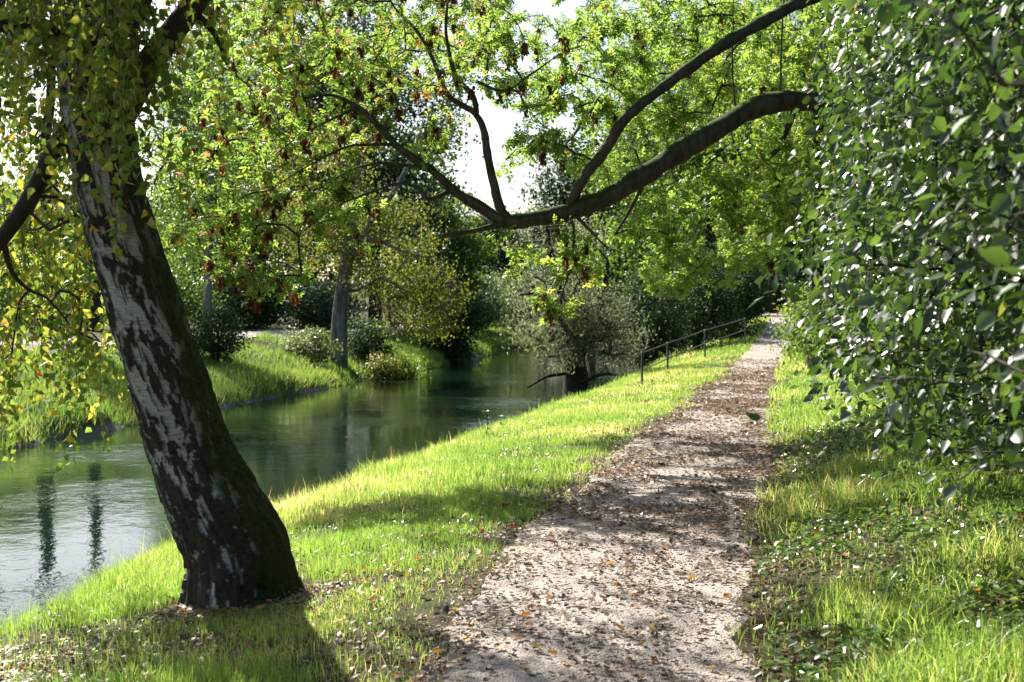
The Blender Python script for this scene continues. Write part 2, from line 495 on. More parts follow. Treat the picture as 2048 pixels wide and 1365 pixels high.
def gcoords(lo, hi, step, far_lo, far_hi):
    c = list(np.arange(lo, hi + 1e-6, step))
    s, x = step, lo
    while x > far_lo: s *= 1.25; x -= s; c.insert(0, x)
    s, x = step, hi
    while x < far_hi: s *= 1.25; x += s; c.append(x)
    return np.array(c)
gx = gcoords(-14, 16, .2, -500, 500); gy = gcoords(3, 62, .22, -300, 900)
GX, GY = np.meshgrid(gx, gy)
GZ = height(GX, GY)
nx, ny = len(gx), len(gy)
idx = np.arange(nx * ny).reshape(ny, nx)
me = mk_mesh('ground', np.stack([GX, GY, GZ], -1).reshape(-1, 3),
             [np.stack([idx[:-1, :-1], idx[:-1, 1:], idx[1:, 1:], idx[1:, :-1]], -1).reshape(-1, 4)], smooth=True)
link('ground', me, M['ground'], kind='structure', label='grassy river banks and woodland ground')

# near footpath, gravel, ragged edges
ys = np.concatenate([np.arange(-6, 30, .12), np.arange(30, 110, .4)])
us = np.linspace(0, 1, 15)
l = fL(ys) + (fbm(np.stack([ys * 2.2, ys * 0, ys * 0], -1), 5) - .5) * .2
r = fR(ys) + (fbm(np.stack([ys * 2.4, ys * 0 + 9, ys * 0], -1), 6) - .5) * .2
PXs = l[:, None] + (r - l)[:, None] * us[None]
PYs = np.repeat(ys[:, None], len(us), 1)
prof = np.sin(us * np.pi) ** .6
PZs = np.maximum(height(PXs, PYs) + .006, fZ(PYs) + .006) + .022 * prof[None]
i = np.arange(PXs.size).reshape(PXs.shape)
me = mk_mesh('footpath', np.stack([PXs, PYs, PZs], -1).reshape(-1, 3),
             [np.stack([i[:-1, :-1], i[:-1, 1:], i[1:, 1:], i[1:, :-1]], -1).reshape(-1, 4)], smooth=True)
link('footpath', me, M['gravel'], kind='structure', label='gravel footpath strewn with leaves beside the river')

# path on the far bank
ys = np.arange(20, 84, .8)
cxs = fF(ys) - np.interp(ys, [20, 40, 55, 66, 84], [6.4, 6.0, 6.3, 5.2, 5.6])
PXs = cxs[:, None] + np.linspace(-1.2, 1.2, 7)[None]
PYs = np.repeat(ys[:, None], 7, 1)
PZs = height(PXs, PYs) + .05
i = np.arange(PXs.size).reshape(PXs.shape)
me = mk_mesh('far_path', np.stack([PXs, PYs, PZs], -1).reshape(-1, 3),
             [np.stack([i[:-1, :-1], i[:-1, 1:], i[1:, 1:], i[1:, :-1]], -1).reshape(-1, 4)], smooth=True)
link('path', me, M['gravel'], kind='structure', label='pale gravel path along the far river bank')

# river
xs = np.linspace(-40, 60, 40); yy = np.concatenate([np.linspace(-40, 130, 80)])
WX, WY = np.meshgrid(xs, yy)
i = np.arange(WX.size).reshape(WX.shape)
me = mk_mesh('river', np.stack([WX, WY, WX * 0 + WATER_Z], -1).reshape(-1, 3),
             [np.stack([i[:-1, :-1], i[:-1, 1:], i[1:, 1:], i[1:, :-1]], -1).reshape(-1, 4)], smooth=True)
link('river', me, M['water'], kind='structure', label='green river water with rippled reflections of the sky')

# ------------------------------------------------------------------ growing trees
def grow(skel, tips, seg=.45, lift=.12, rtip=.004, droop=0.0):
    """join every tip to the nearest wood; returns chains of (points, radii, last node)"""
    S = np.asarray(skel, float)
    n0 = len(S)
    N = np.zeros((n0 + len(tips) * 24, 3)); N[:n0] = S
    par = np.full(len(N), -1, int); n = n0
    d0 = np.min(np.linalg.norm(tips[:, None] - S[None, ::2], axis=2), axis=1)
    chains = []
    for t in np.argsort(d0):
        p = tips[t]
        v = p - N[:n]
        dist = np.linalg.norm(v, axis=1)
        cost = dist * (1 + .35 * np.clip(-v[:, 2] / np.maximum(dist, .01), 0, 1))
        j = int(np.argmin(cost)); D = dist[j]
        k = int(min(20, max(2, math.ceil(D / seg))))
        a = N[j]
        mid = (a + p) / 2 + np.array([0, 0, lift * D]) + rng.normal(size=3) * .07 * D
        tt = np.linspace(0, 1, k + 1)[1:, None]
        pts = (1 - tt) ** 2 * a + 2 * tt * (1 - tt) * mid + tt ** 2 * p
        pts[:-1] += rng.normal(size=(k - 1, 3)) * .025 * min(D, 1.5)
        if droop: pts[:, 2] -= droop * tt[:, 0] ** 3 * D
        ids = np.arange(n, n + k)
        N[ids] = pts
        par[ids] = np.concatenate([[j], ids[:-1]])
        n += k
        chains.append(np.concatenate([[j], ids]))
    cnt = np.zeros(n)
    for c in chains: cnt[c[-1]] += 1
    for q in range(n - 1, n0 - 1, -1):
        cnt[par[q]] += cnt[q]
    rad = rtip * np.maximum(cnt, 1) ** .5
    out = []
    for c in chains:
        rr = rad[c].copy()
        if c[0] < n0: rr[0] = rr[1] * 1.25
        rr[0] = min(rr[0], rr[1] * 1.3)
        out.append((N[c], rr))
    return out

def ellip(n, c, r, shell=.35):
    u = rand_dirs(n)
    s = (shell ** 3 + (1 - shell ** 3) * rng.random(n)) ** (1 / 3)
    return np.asarray(c) + u * s[:, None] * np.asarray(r)

def scatter_leaves(tips, per, sig, size, up=.9, hang=.35, out_c=None):
    n = len(tips) * per
    B = np.repeat(tips, per, 0)
    sg = np.asarray(sig) * (0.6 + .8 * rng.random((len(tips), 1)))
    P = B + np.clip(rng.normal(size=(n, 3)), -2, 2) * np.repeat(sg * np.array([1, 1, .62]), per, 0)
    D = rand_dirs(n); D[:, 2] -= hang
    Nn = rand_dirs(n) * .8; Nn[:, 2] += up
    if out_c is not None:
        Nn += unit(P - out_c) * .7
    return P, D, Nn, size * (.6 + .7 * rng.random(n))

def make_tree(name, base, label, cat, blobs, mat, bark, height_t, r0, n_tips=150, per=70, sig=.5, size=.16,
              lean=(0, 0), fork=None, group=None, tmpl=LEAF4, up=.9, hang=.35, seg=.8, trunk_pts=None, rnd_shift=0):
    """tree: a trunk mesh with its limbs and a crown of leaves; blobs = (offset from base, radii, weight)"""
    base = np.array(base, float)
    root = thing(name, base, label, cat, group)
    if trunk_pts is None:
        k = 9
        t = np.linspace(0, 1, k)
        tp = np.stack([lean[0] * t ** 1.3 + rng.normal(size=k) * .012 * height_t * t, lean[1] * t + rng.normal(size=k) * .012 * height_t * t, -.15 + (height_t + .15) * t], 1) + base
        tr = r0 * (1 - .8 * t) ; tr[0] *= 1.35
        runs = [np.column_stack([tp, tr])]
    else:
        runs = trunk_pts
    wb = Bag(); skel = []
    for rn in runs:
        s = spline(rn, 5)
        V, F = tube(s[:, :3], s[:, 3], 9)
        wb.add(V, F); skel.append(s[2:, :3])
    skel = np.vstack(skel)
    hz = skel[:, 2] - base[2]
    skel = skel[hz > min(1.2, .25 * height_t)] if (hz > min(1.2, .25 * height_t)).sum() > 3 else skel
    w = np.array([b[2] for b in blobs], float); w /= w.sum()
    tips = np.vstack([ellip(max(3, int(n_tips * q)), base + np.array(b[0]), b[1]) for b, q in zip(blobs, w)])
    for P, R in grow(skel, tips, seg, .12, r0 * .045):
        V, F = tube(P, np.maximum(R, .004), 4); wb.add(V, F)
    link('trunk', wb.mesh('trunk', True), M[bark], root)
    cc = base + np.sum([np.array(b[0]) * q for b, q in zip(blobs, w)], 0)
    P, D, N, S = scatter_leaves(tips, per, sig, size, up, hang, cc)
    g = P[:, 2] > base[2] + .05
    rnd = np.clip(np.repeat(rng.random(len(tips)), per) * .55 + rng.random(len(P)) * .5 - .02 + rnd_shift, 0, .999)
    link('crown', leaves_mesh('crown', P[g], D[g], N[g], S[g], tmpl, rnd[g]), M[mat], root)
    return root

def bush(name, px, py_base, Y, rx, rz, label, mat, n_tips=60, per=70, sig=.3, size=.12, cat='bush', X=None, group=None, tmpl=LEAF4, hang=.3, z=None, ry=None):
    b = at(px, py_base, Y)
    if z is None: z = zat(b[0], Y)
    b[2] = z
    ry = ry or rx
    stems = []
    for k in range(5):
        a = rng.random() * 6.28
        e = np.array([math.cos(a) * rx * .45, math.sin(a) * ry * .45, rz * 1.2])
        st = b + np.array([math.cos(a) * .12, math.sin(a) * .12, -.1])
        stems.append(np.array([np.append(st, .035 * rz), np.append(b + e * .5 + [0, 0, .1 * rz], .025 * rz), np.append(b + e, .012 * rz)]))
    return make_tree(name, b, label, cat, [((0, 0, rz * .95), (rx, ry, rz), 1)], mat, 'bark_dark', rz, .06 * rz, n_tips, per, sig, size,
                     group=group, tmpl=tmpl, hang=hang, seg=.4, trunk_pts=stems)

# ------------------------------------------------------------------ the near birch
def build_birch():
    Yb = 7.6
    pts = [(490, 1262, .47), (487, 1215, .39), (482, 1170, .335), (472, 1100, .305), (430, 1000, .285), (388, 900, .256), (355, 800, .242), (318, 680, .232), (266, 513, .212),
           (228, 380, .205), (204, 250, .208), (194, 110, .215), (186, 0, .19), (175, -160, .17), (160, -380, .15), (150, -650, .12), (146, -950, .09), (140, -1250, .05)]
    cl = np.array([np.append(at(x - 8 * (y < 1010), y, Yb - .15 * max(0, (900 - y) / 900)), r * .89) for x, y, r in pts])
    root = thing('birch_tree', (cl[0][0], cl[0][1], cl[0][2]), 'leaning birch with white and black bark at the left of the footpath', 'tree')
    s = spline(cl, 46)
    n, k = len(s), 150
    P, R = s[:, :3], s[:, 3]
    T = unit(np.gradient(P, axis=0))
    A = unit(np.cross(T, np.array([0, 1.0, 0]))); B = np.cross(A, T)   # A to the right or left, B in depth
    th = np.arange(k) / k * 2 * np.pi
    dirs = np.cos(th)[None, :, None] * A[:, None] + np.sin(th)[None, :, None] * B[:, None]
    hh = np.concatenate([[0], np.cumsum(np.linalg.norm(np.diff(P, axis=0), axis=1))])
    H = np.repeat(hh[:, None], k, 1)
    q = np.stack([np.cos(th)[None] * np.ones_like(H), np.sin(th)[None] * np.ones_like(H), H], -1).reshape(-1, 3)
    # plates: white smooth skin broken by dark corky ridges, more ridges towards the foot
    wp = q * np.array([1, 1, 1.0]) + (fbm(q * np.array([3, 3, 3]), 40, 2)[:, None] - .5) * .5
    nA = fbm(wp * np.array([4.4, 4.4, 6.0]), 11, 4)
    nB = fbm(wp * np.array([9, 9, 13]), 21, 3)
    rid = 1 - np.abs(fbm(wp * np.array([6.5, 6.5, 9]), 31, 3) - .5) * 2
    h = q[:, 2]
    bias = np.interp(h, [0, .45, .9, 1.6, 2.3, 3.2, 4, 8], [-.34, -.22, -.08, -.04, -.02, -.04, -.03, .06])
    side = (dirs.reshape(-1, 3)[:, 0] < -.75) * .06          # whiter on the left edge, its sunlit rim put into the bark
    wsc = (nA - .5) * 1.0 + (nB - .5) * .8 - (rid - .8) * .6 + bias + side
    white = np.clip(wsc / .045 + .5, 0, 1)
    cork = fbm(q * np.array([13, 13, 6]), 61, 3)
    disp = (1 - white) * (.004 + .05 * (cork - .35)) * np.interp(h, [0, 1.2, 5], [1.5, 1.0, .6])
    flare = np.interp(h, [0, .3, .7], [1, .4, 0]) * .075 * np.sin(4 * np.arctan2(q[:, 1], q[:, 0]) + 1.1)
    RR = np.repeat(R, k) + disp + flare
    V = np.repeat(P, k, 0) + dirs.reshape(-1, 3) * RR[:, None]
    moss = np.clip((dirs.reshape(-1, 3)[:, 0] - .42 + (fbm(q * 4, 71, 3) - .5) * 1.1) / .25, 0, 1) * np.interp(h, [0, .3, 2.2, 3.2], [.7, 1, .9, 0])
    moss = np.maximum(moss, np.interp(h, [0, .35, .7], [.55, .25, 0]) * (fbm(q * 6, 81, 2) > .48))
    ii = np.arange(n * k).reshape(n, k); jj = np.roll(ii, -1, 1)
    me = mk_mesh('trunk', V, [np.stack([ii[:-1], ii[1:], jj[1:], jj[:-1]], -1).reshape(-1, 4)], smooth=True, attrs={'white': white, 'moss': moss})
    link('trunk', me, M['birch_bark'], root)
    # boughs
    def br(lst, nm='branch'):
        a = np.array([np.append(at(x, y, Y), r) for x, y, Y, r in lst])
        sp = spline(a, 7)
        V, F = tube(sp[:, :3], sp[:, 3], 10)
        me = mk_mesh(nm, V, F, smooth=True)
        link(nm, me, M['twig'], root)
        return sp[:, :3]
    boughs = []
    boughs.append(br([(225, 240, 7.45, .12), (290, 140, 7.35, .085), (345, 65, 7.25, .07), (400, -10, 7.1, .062), (470, -130, 6.9, .05), (520, -300, 6.6, .035)]))
    boughs.append(br([(180, 200, 7.5, .07), (115, 290, 7.4, .055), (62, 392, 7.3, .048), (0, 482, 7.2, .042), (-60, 540, 7.1, .035), (-160, 600, 6.9, .02)]))
    boughs.append(br([(5, 478, 7.2, .02), (22, 540, 7.2, .013), (55, 578, 7.25, .01), (95, 598, 7.3, .007), (140, 650, 7.3, .004)]))
    boughs.append(br([(230, 70, 7.5, .05), (280, 30, 7.3, .04), (300, -40, 7.1, .03), (330, -160, 6.8, .02)]))
    boughs.append(br([(170, 60, 7.4, .06), (60, 60, 7.0, .045), (-60, 40, 6.6, .03), (-240, 20, 6.2, .02)]))
    boughs.append(br([(180, -40, 7.5, .07), (60, -180, 8.0, .05), (-120, -300, 8.6, .035), (-320, -360, 9.2, .02)]))
    boughs.append(br([(178, -90, 7.4, .06), (260, -240, 6.6, .05), (300, -420, 5.8, .03), (340, -520, 5.2, .02)]))
    boughs.append(br([(385, 20, 7.1, .025), (430, 70, 7.2, .016), (455, 130, 7.3, .009)]))
    boughs.append(br([(170, -150, 7.4, .06), (120, -240, 6.4, .045), (60, -280, 5.4, .03), (40, -300, 4.7, .02)]))
    boughs.append(br([(120, 20, 7.6, .05), (0, -60, 8.4, .04), (-60, -60, 9.4, .03), (0, -20, 10.2, .018)]))
    def brw(lst):
        sp = spline(np.array(lst, float), 7)
        V, F = tube(sp[:, :3], sp[:, 3], 8)
        link('branch', mk_mesh('branch', V, F, smooth=True), M['twig'], root)
        boughs.append(sp[:, :3])
    brw([(-2.45, 7.4, 4.6, .08), (-1.6, 7.6, 5.4, .06), (-.5, 8.0, 6.0, .045), (.6, 8.4, 6.3, .03), (1.3, 8.9, 6.3, .015)])
    brw([(-2.5, 7.4, 5.2, .07), (-1.5, 8.4, 6.2, .05), (-.6, 9.4, 6.8, .035), (.3, 10.2, 7.0, .015)])
    skel = np.vstack(boughs)
    # hanging strands: start point, length
    st = []
    def strands(n, x0, x1, y0, y1, Y0, Y1, l0, l1):
        for _ in range(n):
            st.append((at(x0 + (x1 - x0) * rng.random(), y0 + (y1 - y0) * rng.random(), Y0 + (Y1 - Y0) * rng.random()), l0 + (l1 - l0) * rng.random()))
    strands(40, -60, 200, 60, 480, 7.8, 9.8, .7, 1.5)      # lit curtain behind and left of the trunk
    strands(22, -60, 190, 420, 640, 7.6, 9.4, .6, 1.15)
    strands(7, 150, 265, 560, 700, 7.9, 8.8, .4, .75)
    strands(10, 60, 330, -120, 40, 6.2, 7.1, .7, 1.25)       # dark leaves before the trunk
    strands(16, 0, 260, -220, -40, 6.0, 7.2, .5, .9)
    strands(36, -60, 190, -260, 60, 6.6, 8.0, .5, 1.1)
    strands(16, 180, 330, -80, 160, 6.6, 7.2, .5, 1.1)
    strands(14, 330, 600, -220, 0, 6.6, 7.6, .4, 1.0)
    strands(9, -40, 130, 560, 760, 6.6, 7.3, .35, .6)
    for _ in range(60):  # out-of-view strands added to dapple the lower-left grass
        st.append((np.array([-5.0 + 2.2 * rng.random(), 10.6 + 1.8 * rng.random(), 5.6 + 1.8 * rng.random()]), .5 + .8 * rng.random()))
    for _ in range(230):  # unseen dense crown added to shade the leaves before the trunk
        st.append((np.array([-5.6 + 2.9 * rng.random(), 8.0 + 2.9 * rng.random(), 5.0 + 2.6 * rng.random()]), .5 + .8 * rng.random()))
    for _ in range(70):  # unseen overhead crown added to shade the near shrubs
        st.append((np.array([-1.9 + 3.2 * rng.random(), 6.2 + 4.4 * rng.random(), 5.0 + 2.6 * rng.random()]), .4 + .7 * rng.random()))
    strands(60, -300, 420, -1000, -260, 6.0, 9.5, .5, 1.3)   # the crown above the picture
    tips = np.array([p for p, _ in st])
    tw = Bag()
    for P_, R_ in grow(skel, tips, .25, .16, .0022):
        V, F = tube(P_, np.clip(R_, .0016, .02), 5); tw.add(V, F)
    LP, LD, LN, LS = [], [], [], []
    for p, L in st:
        for sub in range(2):
            Ls = L * (1 if sub == 0 else .25 + .5 * rng.random())
            m = max(5, int(Ls / .045))
            t = np.linspace(0, 1, m)
            sway = rng.normal(size=2) * (.12 if sub == 0 else .3)
            wob = np.cumsum(rng.normal(size=(m, 2)) * .008, 0)
            pts_ = p + np.stack([sway[0] * t * Ls + wob[:, 0], sway[1] * t * Ls + wob[:, 1], -t ** 1.1 * Ls], 1)
            V, F = tube(pts_[::2] if m > 6 else pts_, np.linspace(.0022, .001, len(pts_[::2] if m > 6 else pts_)), 3); tw.add(V, F)
            c = 1 + (rng.random(m) < .45)
            B = np.repeat(pts_, c, 0); nn = len(B)
            d = rand_dirs(nn); d[:, 2] = -np.abs(d[:, 2]) * .7 - .45
            d = unit(d)
            LP.append(B + d * .02); LD.append(d)
            nr = rand_dirs(nn); nr[:, 2] *= .5
            LN.append(nr); LS.append(.04 + .03 * rng.random(nn))
    link('twigs', tw.mesh('twigs', True), M['twig'], root, kind='stuff')
    LP, LD, LN, LS = map(np.concatenate, (LP, LD, LN, LS))
    rnd = np.clip(rng.random(len(LP)) ** 1.25 * .74 + (rng.random(len(LP)) < .045) * .35, 0, .999)
    score = np.where(in_view(LP, -.01), LS / LP[:, 1], 0)
    top = np.zeros(len(LP), bool); top[np.argsort(-score)[:300]] = True
    leaf_parts('leaf', root, LP[top], LD[top], LN[top], LS[top], BIRCH_FINE, rnd[top], M['birch_leaf'])
    o = link('foliage', leaves_mesh('foliage', LP[~top], LD[~top], LN[~top], LS[~top], BIRCH, rnd[~top]), M['birch_leaf'], root, kind='stuff')
    return root
build_birch()

# ------------------------------------------------------------------ the box elder reaching over the river
def build_elder():
    bx, by = 4.75, 15.6
    bz = zat(bx, by)
    root = thing('maple_tree', (bx, by, bz), 'ash-leaved maple with a long mossy bough arching over footpath and river', 'tree')
    def br(lst, nm='branch', sides=12, world=False):
        a = np.array([np.append(at(x, y, Y), r) for x, y, Y, r in lst]) if not world else np.array(lst, float)
        sp = spline(a, 9)
        sp[:, 3] *= .88 * (.9 + .28 * fbm(sp[:, :3] * 3.1, 93, 2))
        Pn = sp[:, :3] + (fbm(sp[:, :3] * 1.7, 94, 2)[:, None] - .5) * .05
        V, F = tube(Pn, sp[:, 3], sides)
        nz = fbm(V * 9, 91, 3) - .5
        ctr = np.repeat(Pn, sides, 0)
        V = ctr + (V - ctr) * (1 + .6 * nz[:, None])
        link(nm, mk_mesh(nm, V, F, smooth=True), M['bark_moss'], root)
        return Pn
    sk = []
    top_end = at(1790, 330, 15.4)
    trunk = [(bx + .05, by, bz - .2, .34), (bx, by, bz + .4, .26), (bx - .02, by - .03, bz + 1.3, .23), (top_end[0], 15.45, top_end[2] - .1, .21),
             (top_end[0] + .1, 15.6, top_end[2] + 1.3, .17), (top_end[0] + .5, 16.0, top_end[2] + 3.2, .12), (top_end[0] + .7, 16.4, top_end[2] + 5, .06)]
    sk.append(br(trunk, 'trunk', 14, True)[18:])
    sk.append(br([(1790, 330, 15.4, .17), (1745, 262, 15.1, .15), (1690, 222, 14.8, .135), (1625, 205, 14.6, .13), (1550, 204, 14.4, .128), (1490, 225, 14.3, .125), (1420, 268, 14.1, .12), (1350, 310, 14.0, .118),
                  (1270, 362, 13.9, .113), (1200, 402, 13.8, .108), (1130, 425, 13.7, .1), (1060, 441, 13.6, .09), (1005, 443, 13.6, .078), (965, 420, 13.6, .065),
                  (910, 383, 13.6, .058), (862, 340, 13.55, .05), (800, 300, 13.5, .042), (760, 255, 13.4, .034), (712, 212, 13.3, .026), (660, 190, 13.2, .018), (590, 200, 13.1, .01)], 'bough'))
    sk.append(br([(1015, 446, 13.6, .05), (985, 455, 13.55, .04), (940, 463, 13.5, .028), (884, 470, 13.45, .018)], 'stub'))
    sk.append(br([(1015, 440, 13.6, .06), (995, 410, 13.65, .055), (982, 350, 13.7, .052), (968, 270, 13.8, .048), (950, 230, 13.9, .04), (900, 195, 13.9, .034), (870, 130, 14, .026), (835, 70, 14.1, .02), (790, 20, 14.2, .014), (740, -60, 14.3, .008)]))
    sk.append(br([(953, 235, 13.85, .038), (945, 190, 14.0, .034), (910, 140, 14.1, .026), (890, 60, 14.3, .02), (900, -40, 14.5, .012)]))
    sk.append(br([(1140, 410, 13.75, .055), (1165, 360, 13.7, .062), (1210, 300, 13.7, .062), (1250, 238, 13.7, .06), (1320, 180, 13.8, .062), (1400, 122, 13.9, .066), (1480, 70, 14.1, .072), (1560, 25, 14.4, .08), (1640, -12, 14.8, .088), (1740, -60, 15.3, .1), (1806, -120, 15.6, .12)]))
    for l in ([(905, 380, 13.6, .028), (860, 398, 13.5, .024), (835, 378, 13.4, .02), (790, 372, 13.3, .017), (730, 390, 13.2, .013), (660, 420, 13.1, .009), (600, 470, 13, .005)],
              [(870, 345, 13.55, .026), (800, 330, 13.7, .02), (740, 330, 13.8, .016), (680, 352, 13.9, .011), (600, 400, 14, .006)],
              [(785, 290, 13.5, .022), (740, 290, 13.3, .018), (690, 295, 13.1, .014), (620, 330, 12.9, .009), (540, 380, 12.7, .005)],
              [(715, 215, 13.3, .02), (660, 240, 13.5, .015), (590, 280, 13.7, .01), (500, 350, 13.9, .006)],
              [(955, 160, 14, .018), (1010, 180, 14, .015), (1060, 150, 14, .012), (1120, 110, 13.9, .008), (1170, 90, 13.9, .005)],
              [(1140, 425, 13.7, .025), (1148, 470, 13.6, .018), (1138, 540, 13.5, .013), (1120, 600, 13.4, .008)],
              [(1150, 430, 13.7, .024), (1185, 470, 13.6, .016), (1215, 500, 13.5, .01)],
              [(1560, 190, 14.4, .014), (1563, 90, 14.5, .011), (1570, -40, 14.6, .008)],
              [(1470, 225, 14.3, .012), (1463, 130, 14.4, .01), (1468, -20, 14.5, .007)],
              [(1590, 215, 14.6, .05), (1560, 290, 15.0, .035), (1520, 330, 15.3, .026), (1440, 390, 15.6, .016), (1350, 440, 15.8, .009)],
              [(1740, 270, 15.1, .06), (1690, 330, 15.8, .045), (1640, 390, 16.4, .03), (1560, 450, 17, .018), (1440, 500, 17.5, .009)],
              [(1300, 340, 13.9, .03), (1260, 420, 14.3, .02), (1230, 470, 14.6, .012)]):
        sk.append(br(l, 'branch', 7))
    skel = np.vstack(sk)
    blobs = [  # centre (px, py, distance), radii m, tips, seeds share
        (520, 330, 13.3, (1.0, 1.1, .75), 95, .5), (430, 470, 13.2, (.6, .8, .45), 44, .5), (520, 560, 13.1, (.5, .6, .22), 26, .5), (640, 210, 14.2, (.9, 1.2, .6), 70, .55), (640, 430, 13.1, (.8, .8, .35), 40, .45),
        (480, 120, 13.6, (.9, 1.2, .7), 60, .3), (720, 60, 14.0, (1.0, 1.3, .6), 70, .5), (860, 200, 14.0, (.6, .8, .55), 26, .7), (940, 40, 14.3, (.8, 1.1, .4), 34, .5), (880, 300, 13.7, (.35, .6, .35), 10, .6),
        (1060, 130, 14.1, (.5, .8, .5), 18, .7), (1180, 130, 15.2, (.75, 1.2, .65), 60, .25), (1130, 290, 14.2, (.45, .7, .4), 18, .3),
        (1330, 60, 15.9, (1.0, 1.4, .6), 80, .1), (1280, 210, 15.4, (.6, 1.0, .45), 36, .06), (1400, 200, 15.8, (.6, 1.1, .35), 34, .03), (1520, 110, 16.4, (.9, 1.3, .6), 66, .03),
        (1630, 130, 16.4, (.7, 1.2, .6), 44, .02), (1400, 400, 15.8, (.8, 1.0, .4), 52, .12), (1540, 360, 15.6, (.8, 1.1, .5), 56, .12), (1310, 480, 15.0, (.5, .8, .35), 30, .1), (1600, 290, 16, (.6, 1, .4), 34, .05),
        (1390, 540, 16.0, (.75, .9, .3), 36, .02), (1540, 470, 17.0, (.8, 1, .4), 44, .08), (1130, 500, 13.6, (.26, .35, .3), 9, .9), (1110, 590, 13.5, (.2, .25, .25), 7, .9), (1160, 540, 13.6, (.25, .3, .22), 6, .5),
        (1050, 520, 13.6, (.2, .3, .18), 5, .5),
        (800, -160, 14.6, (1.5, 1.2, .5), 26, 0), (1250, -200, 15, (1.8, 1.4, .7), 34, 0), (1650, -250, 15.6, (1.8, 1.6, .9), 50, 0), (1500, -520, 15.8, (1.6, 1.6, .8), 22, 0),  # out of view above the picture, added for their shade
        (560, -220, 15.2, (1.3, 1.0, .4), 84, 0), (420, -480, 13.0, (1.2, 1.0, .4), 56, 0), (840, 110, 18, (.9, 1.0, .5), 40, .3), (1000, -330, 16, (1.3, 1.3, .6), 24, 0),  # clumps, mostly out of view, placed to throw dapples on the path
        (894, 30, 20, (1.2, 1.0, .5), 110, .1), (760, 110, 20.5, (1.0, 1.0, .6), 80, .1), (960, -110, 21, (1.4, 1.0, .5), 110, 0), (1040, 310, 15, (.28, .5, .35), 8, .5), (960, 100, 16, (.5, .6, .4), 16, .5), (1060, 190, 16.5, (.3, .5, .5), 12, .4), (1030, 60, 17, (.6, .8, .35), 16, .5), (1090, 210, 15, (.35, .6, .5), 14, .5), (1000, 150, 15, (.3, .6, .4), 8, .6),  # first three clumps placed to cast the shade band across the path
        (1200, 60, 19, (1.1, 1.2, .7), 50, .05), (1350, 150, 19, (1.0, 1.2, .7), 50, .03), (1480, 60, 19, (1.1, 1.2, .8), 50, 0), (1300, 280, 18, (.9, 1.0, .5), 36, .03), (1180, 330, 17, (.5, .7, .35), 16, .1), (1620, 60, 18, (.9, 1, .7), 36, 0),
        (360, 260, 14.5, (.7, .9, .8), 40, .4), (560, 60, 15.5, (1.2, 1.2, .6), 50, .3)]
    tips, seedp = [], []
    for x, y, Y, r_, n, s_ in blobs:
        t = ellip(n, at(x, y, Y), r_, .2)
        tips.append(t)
        seedp.append(t[rng.random(len(t)) < s_ * .95])
    tips = np.vstack(tips); seedp = np.vstack(seedp)
    tw = Bag()
    chains = grow(skel, tips, .22, .14, .0026)
    for P_, R_ in chains:
        V, F = tube(P_, np.clip(R_, .0026, .013), 5); tw.add(V, F)
    link('twigs', tw.mesh('twigs', True), M['twig'], root, kind='stuff')
    # compound leaves along the last reach of every twig
    LP, LD = [], []
    for P_, R_ in chains:
        L = np.linalg.norm(np.diff(P_, axis=0), axis=1).sum()
        reach = min(.75, L) / max(L, .01)
        m = int((8 if P_[-1, 0] < -.5 else 15) + 7 * rng.random())
        t = 1 - reach * rng.random(m) ** 1.3
        f = t * (len(P_) - 1); i0 = np.clip(f.astype(int), 0, len(P_) - 2)
        pos = P_[i0] + (P_[i0 + 1] - P_[i0]) * (f - i0)[:, None]
        ax = unit(P_[i0 + 1] - P_[i0])
        d = unit(ax * .6 + rand_dirs(m) * .9 + np.array([0, 0, -.35]))
        pos = pos + rand_dirs(m) * .08 * rng.random((m, 1))
        LP.append(pos); LD.append(d)
    LP, LD = np.vstack(LP), np.vstack(LD)
    n = len(LP)
    LN = rand_dirs(n) * .75 + np.array([0, 0, 1.0])
    LS = .07 + .085 * rng.random(n)
    rnd = np.clip(rng.random(n) * .7 + fbm(LP * 1.1, 15, 2) * .4 - .12 + (rng.random(n) < np.where(LP[:, 0] < 0, .05, .004)) * .6, 0, .999)
    score = np.where(in_view(LP, 0), LS / LP[:, 1] ** 1.0 * (1 + .3 * rng.random(n)), 0)
    top = np.zeros(n, bool); top[np.argsort(-score)[:300]] = True
    leaf_parts('leaf', root, LP[top], LD[top], LN[top], LS[top], COMPOUND, rnd[top], M['elder_leaf'])
    link('foliage', leaves_mesh('foliage', LP[~top], LD[~top], LN[~top], LS[~top], COMPOUND, rnd[~top]), M['elder_leaf'], root, kind='stuff')
    # brown bunches of winged seeds
    vars_ = []
    for k in range(5):
        b = Bag()
        st = np.array([(0, 0, 0), (.005, .004, -.06), (0, .01, -.13)], float)
        V, F = tube(st, .0018, 3); b.add(V, F, .3)
        m = 20
        P0 = np.stack([rng.normal(size=m) * .012, rng.normal(size=m) * .012, -.01 - .09 * rng.random(m)], 1)
        d = rand_dirs(m); d[:, 2] = -.8 - .6 * rng.random(m)
        V, F = leaf_arr(P0, d, rand_dirs(m), .04 + .025 * rng.random(m), LEAF4); b.add(V, [F], np.repeat(rng.random(m), 2))
        me = b.mesh('seed_bunch'); me.materials.append(M['samara']); vars_.append(me)
    v = in_view(seedp, -.05)
    seedp = seedp[v][:300]
    for i, p in enumerate(seedp):
        o = bpy.data.objects.new('seed_bunch', vars_[i % 5])
        sc.collection.objects.link(o); o.parent = root
        s = .75 + .65 * rng.random()
        o.matrix_local = Matrix.Translation(Vector(p) - Vector(root.location)) @ Matrix.Rotation(rng.random() * 6.28, 4, 'Z') @ Matrix.Scale(s, 4)
build_elder()

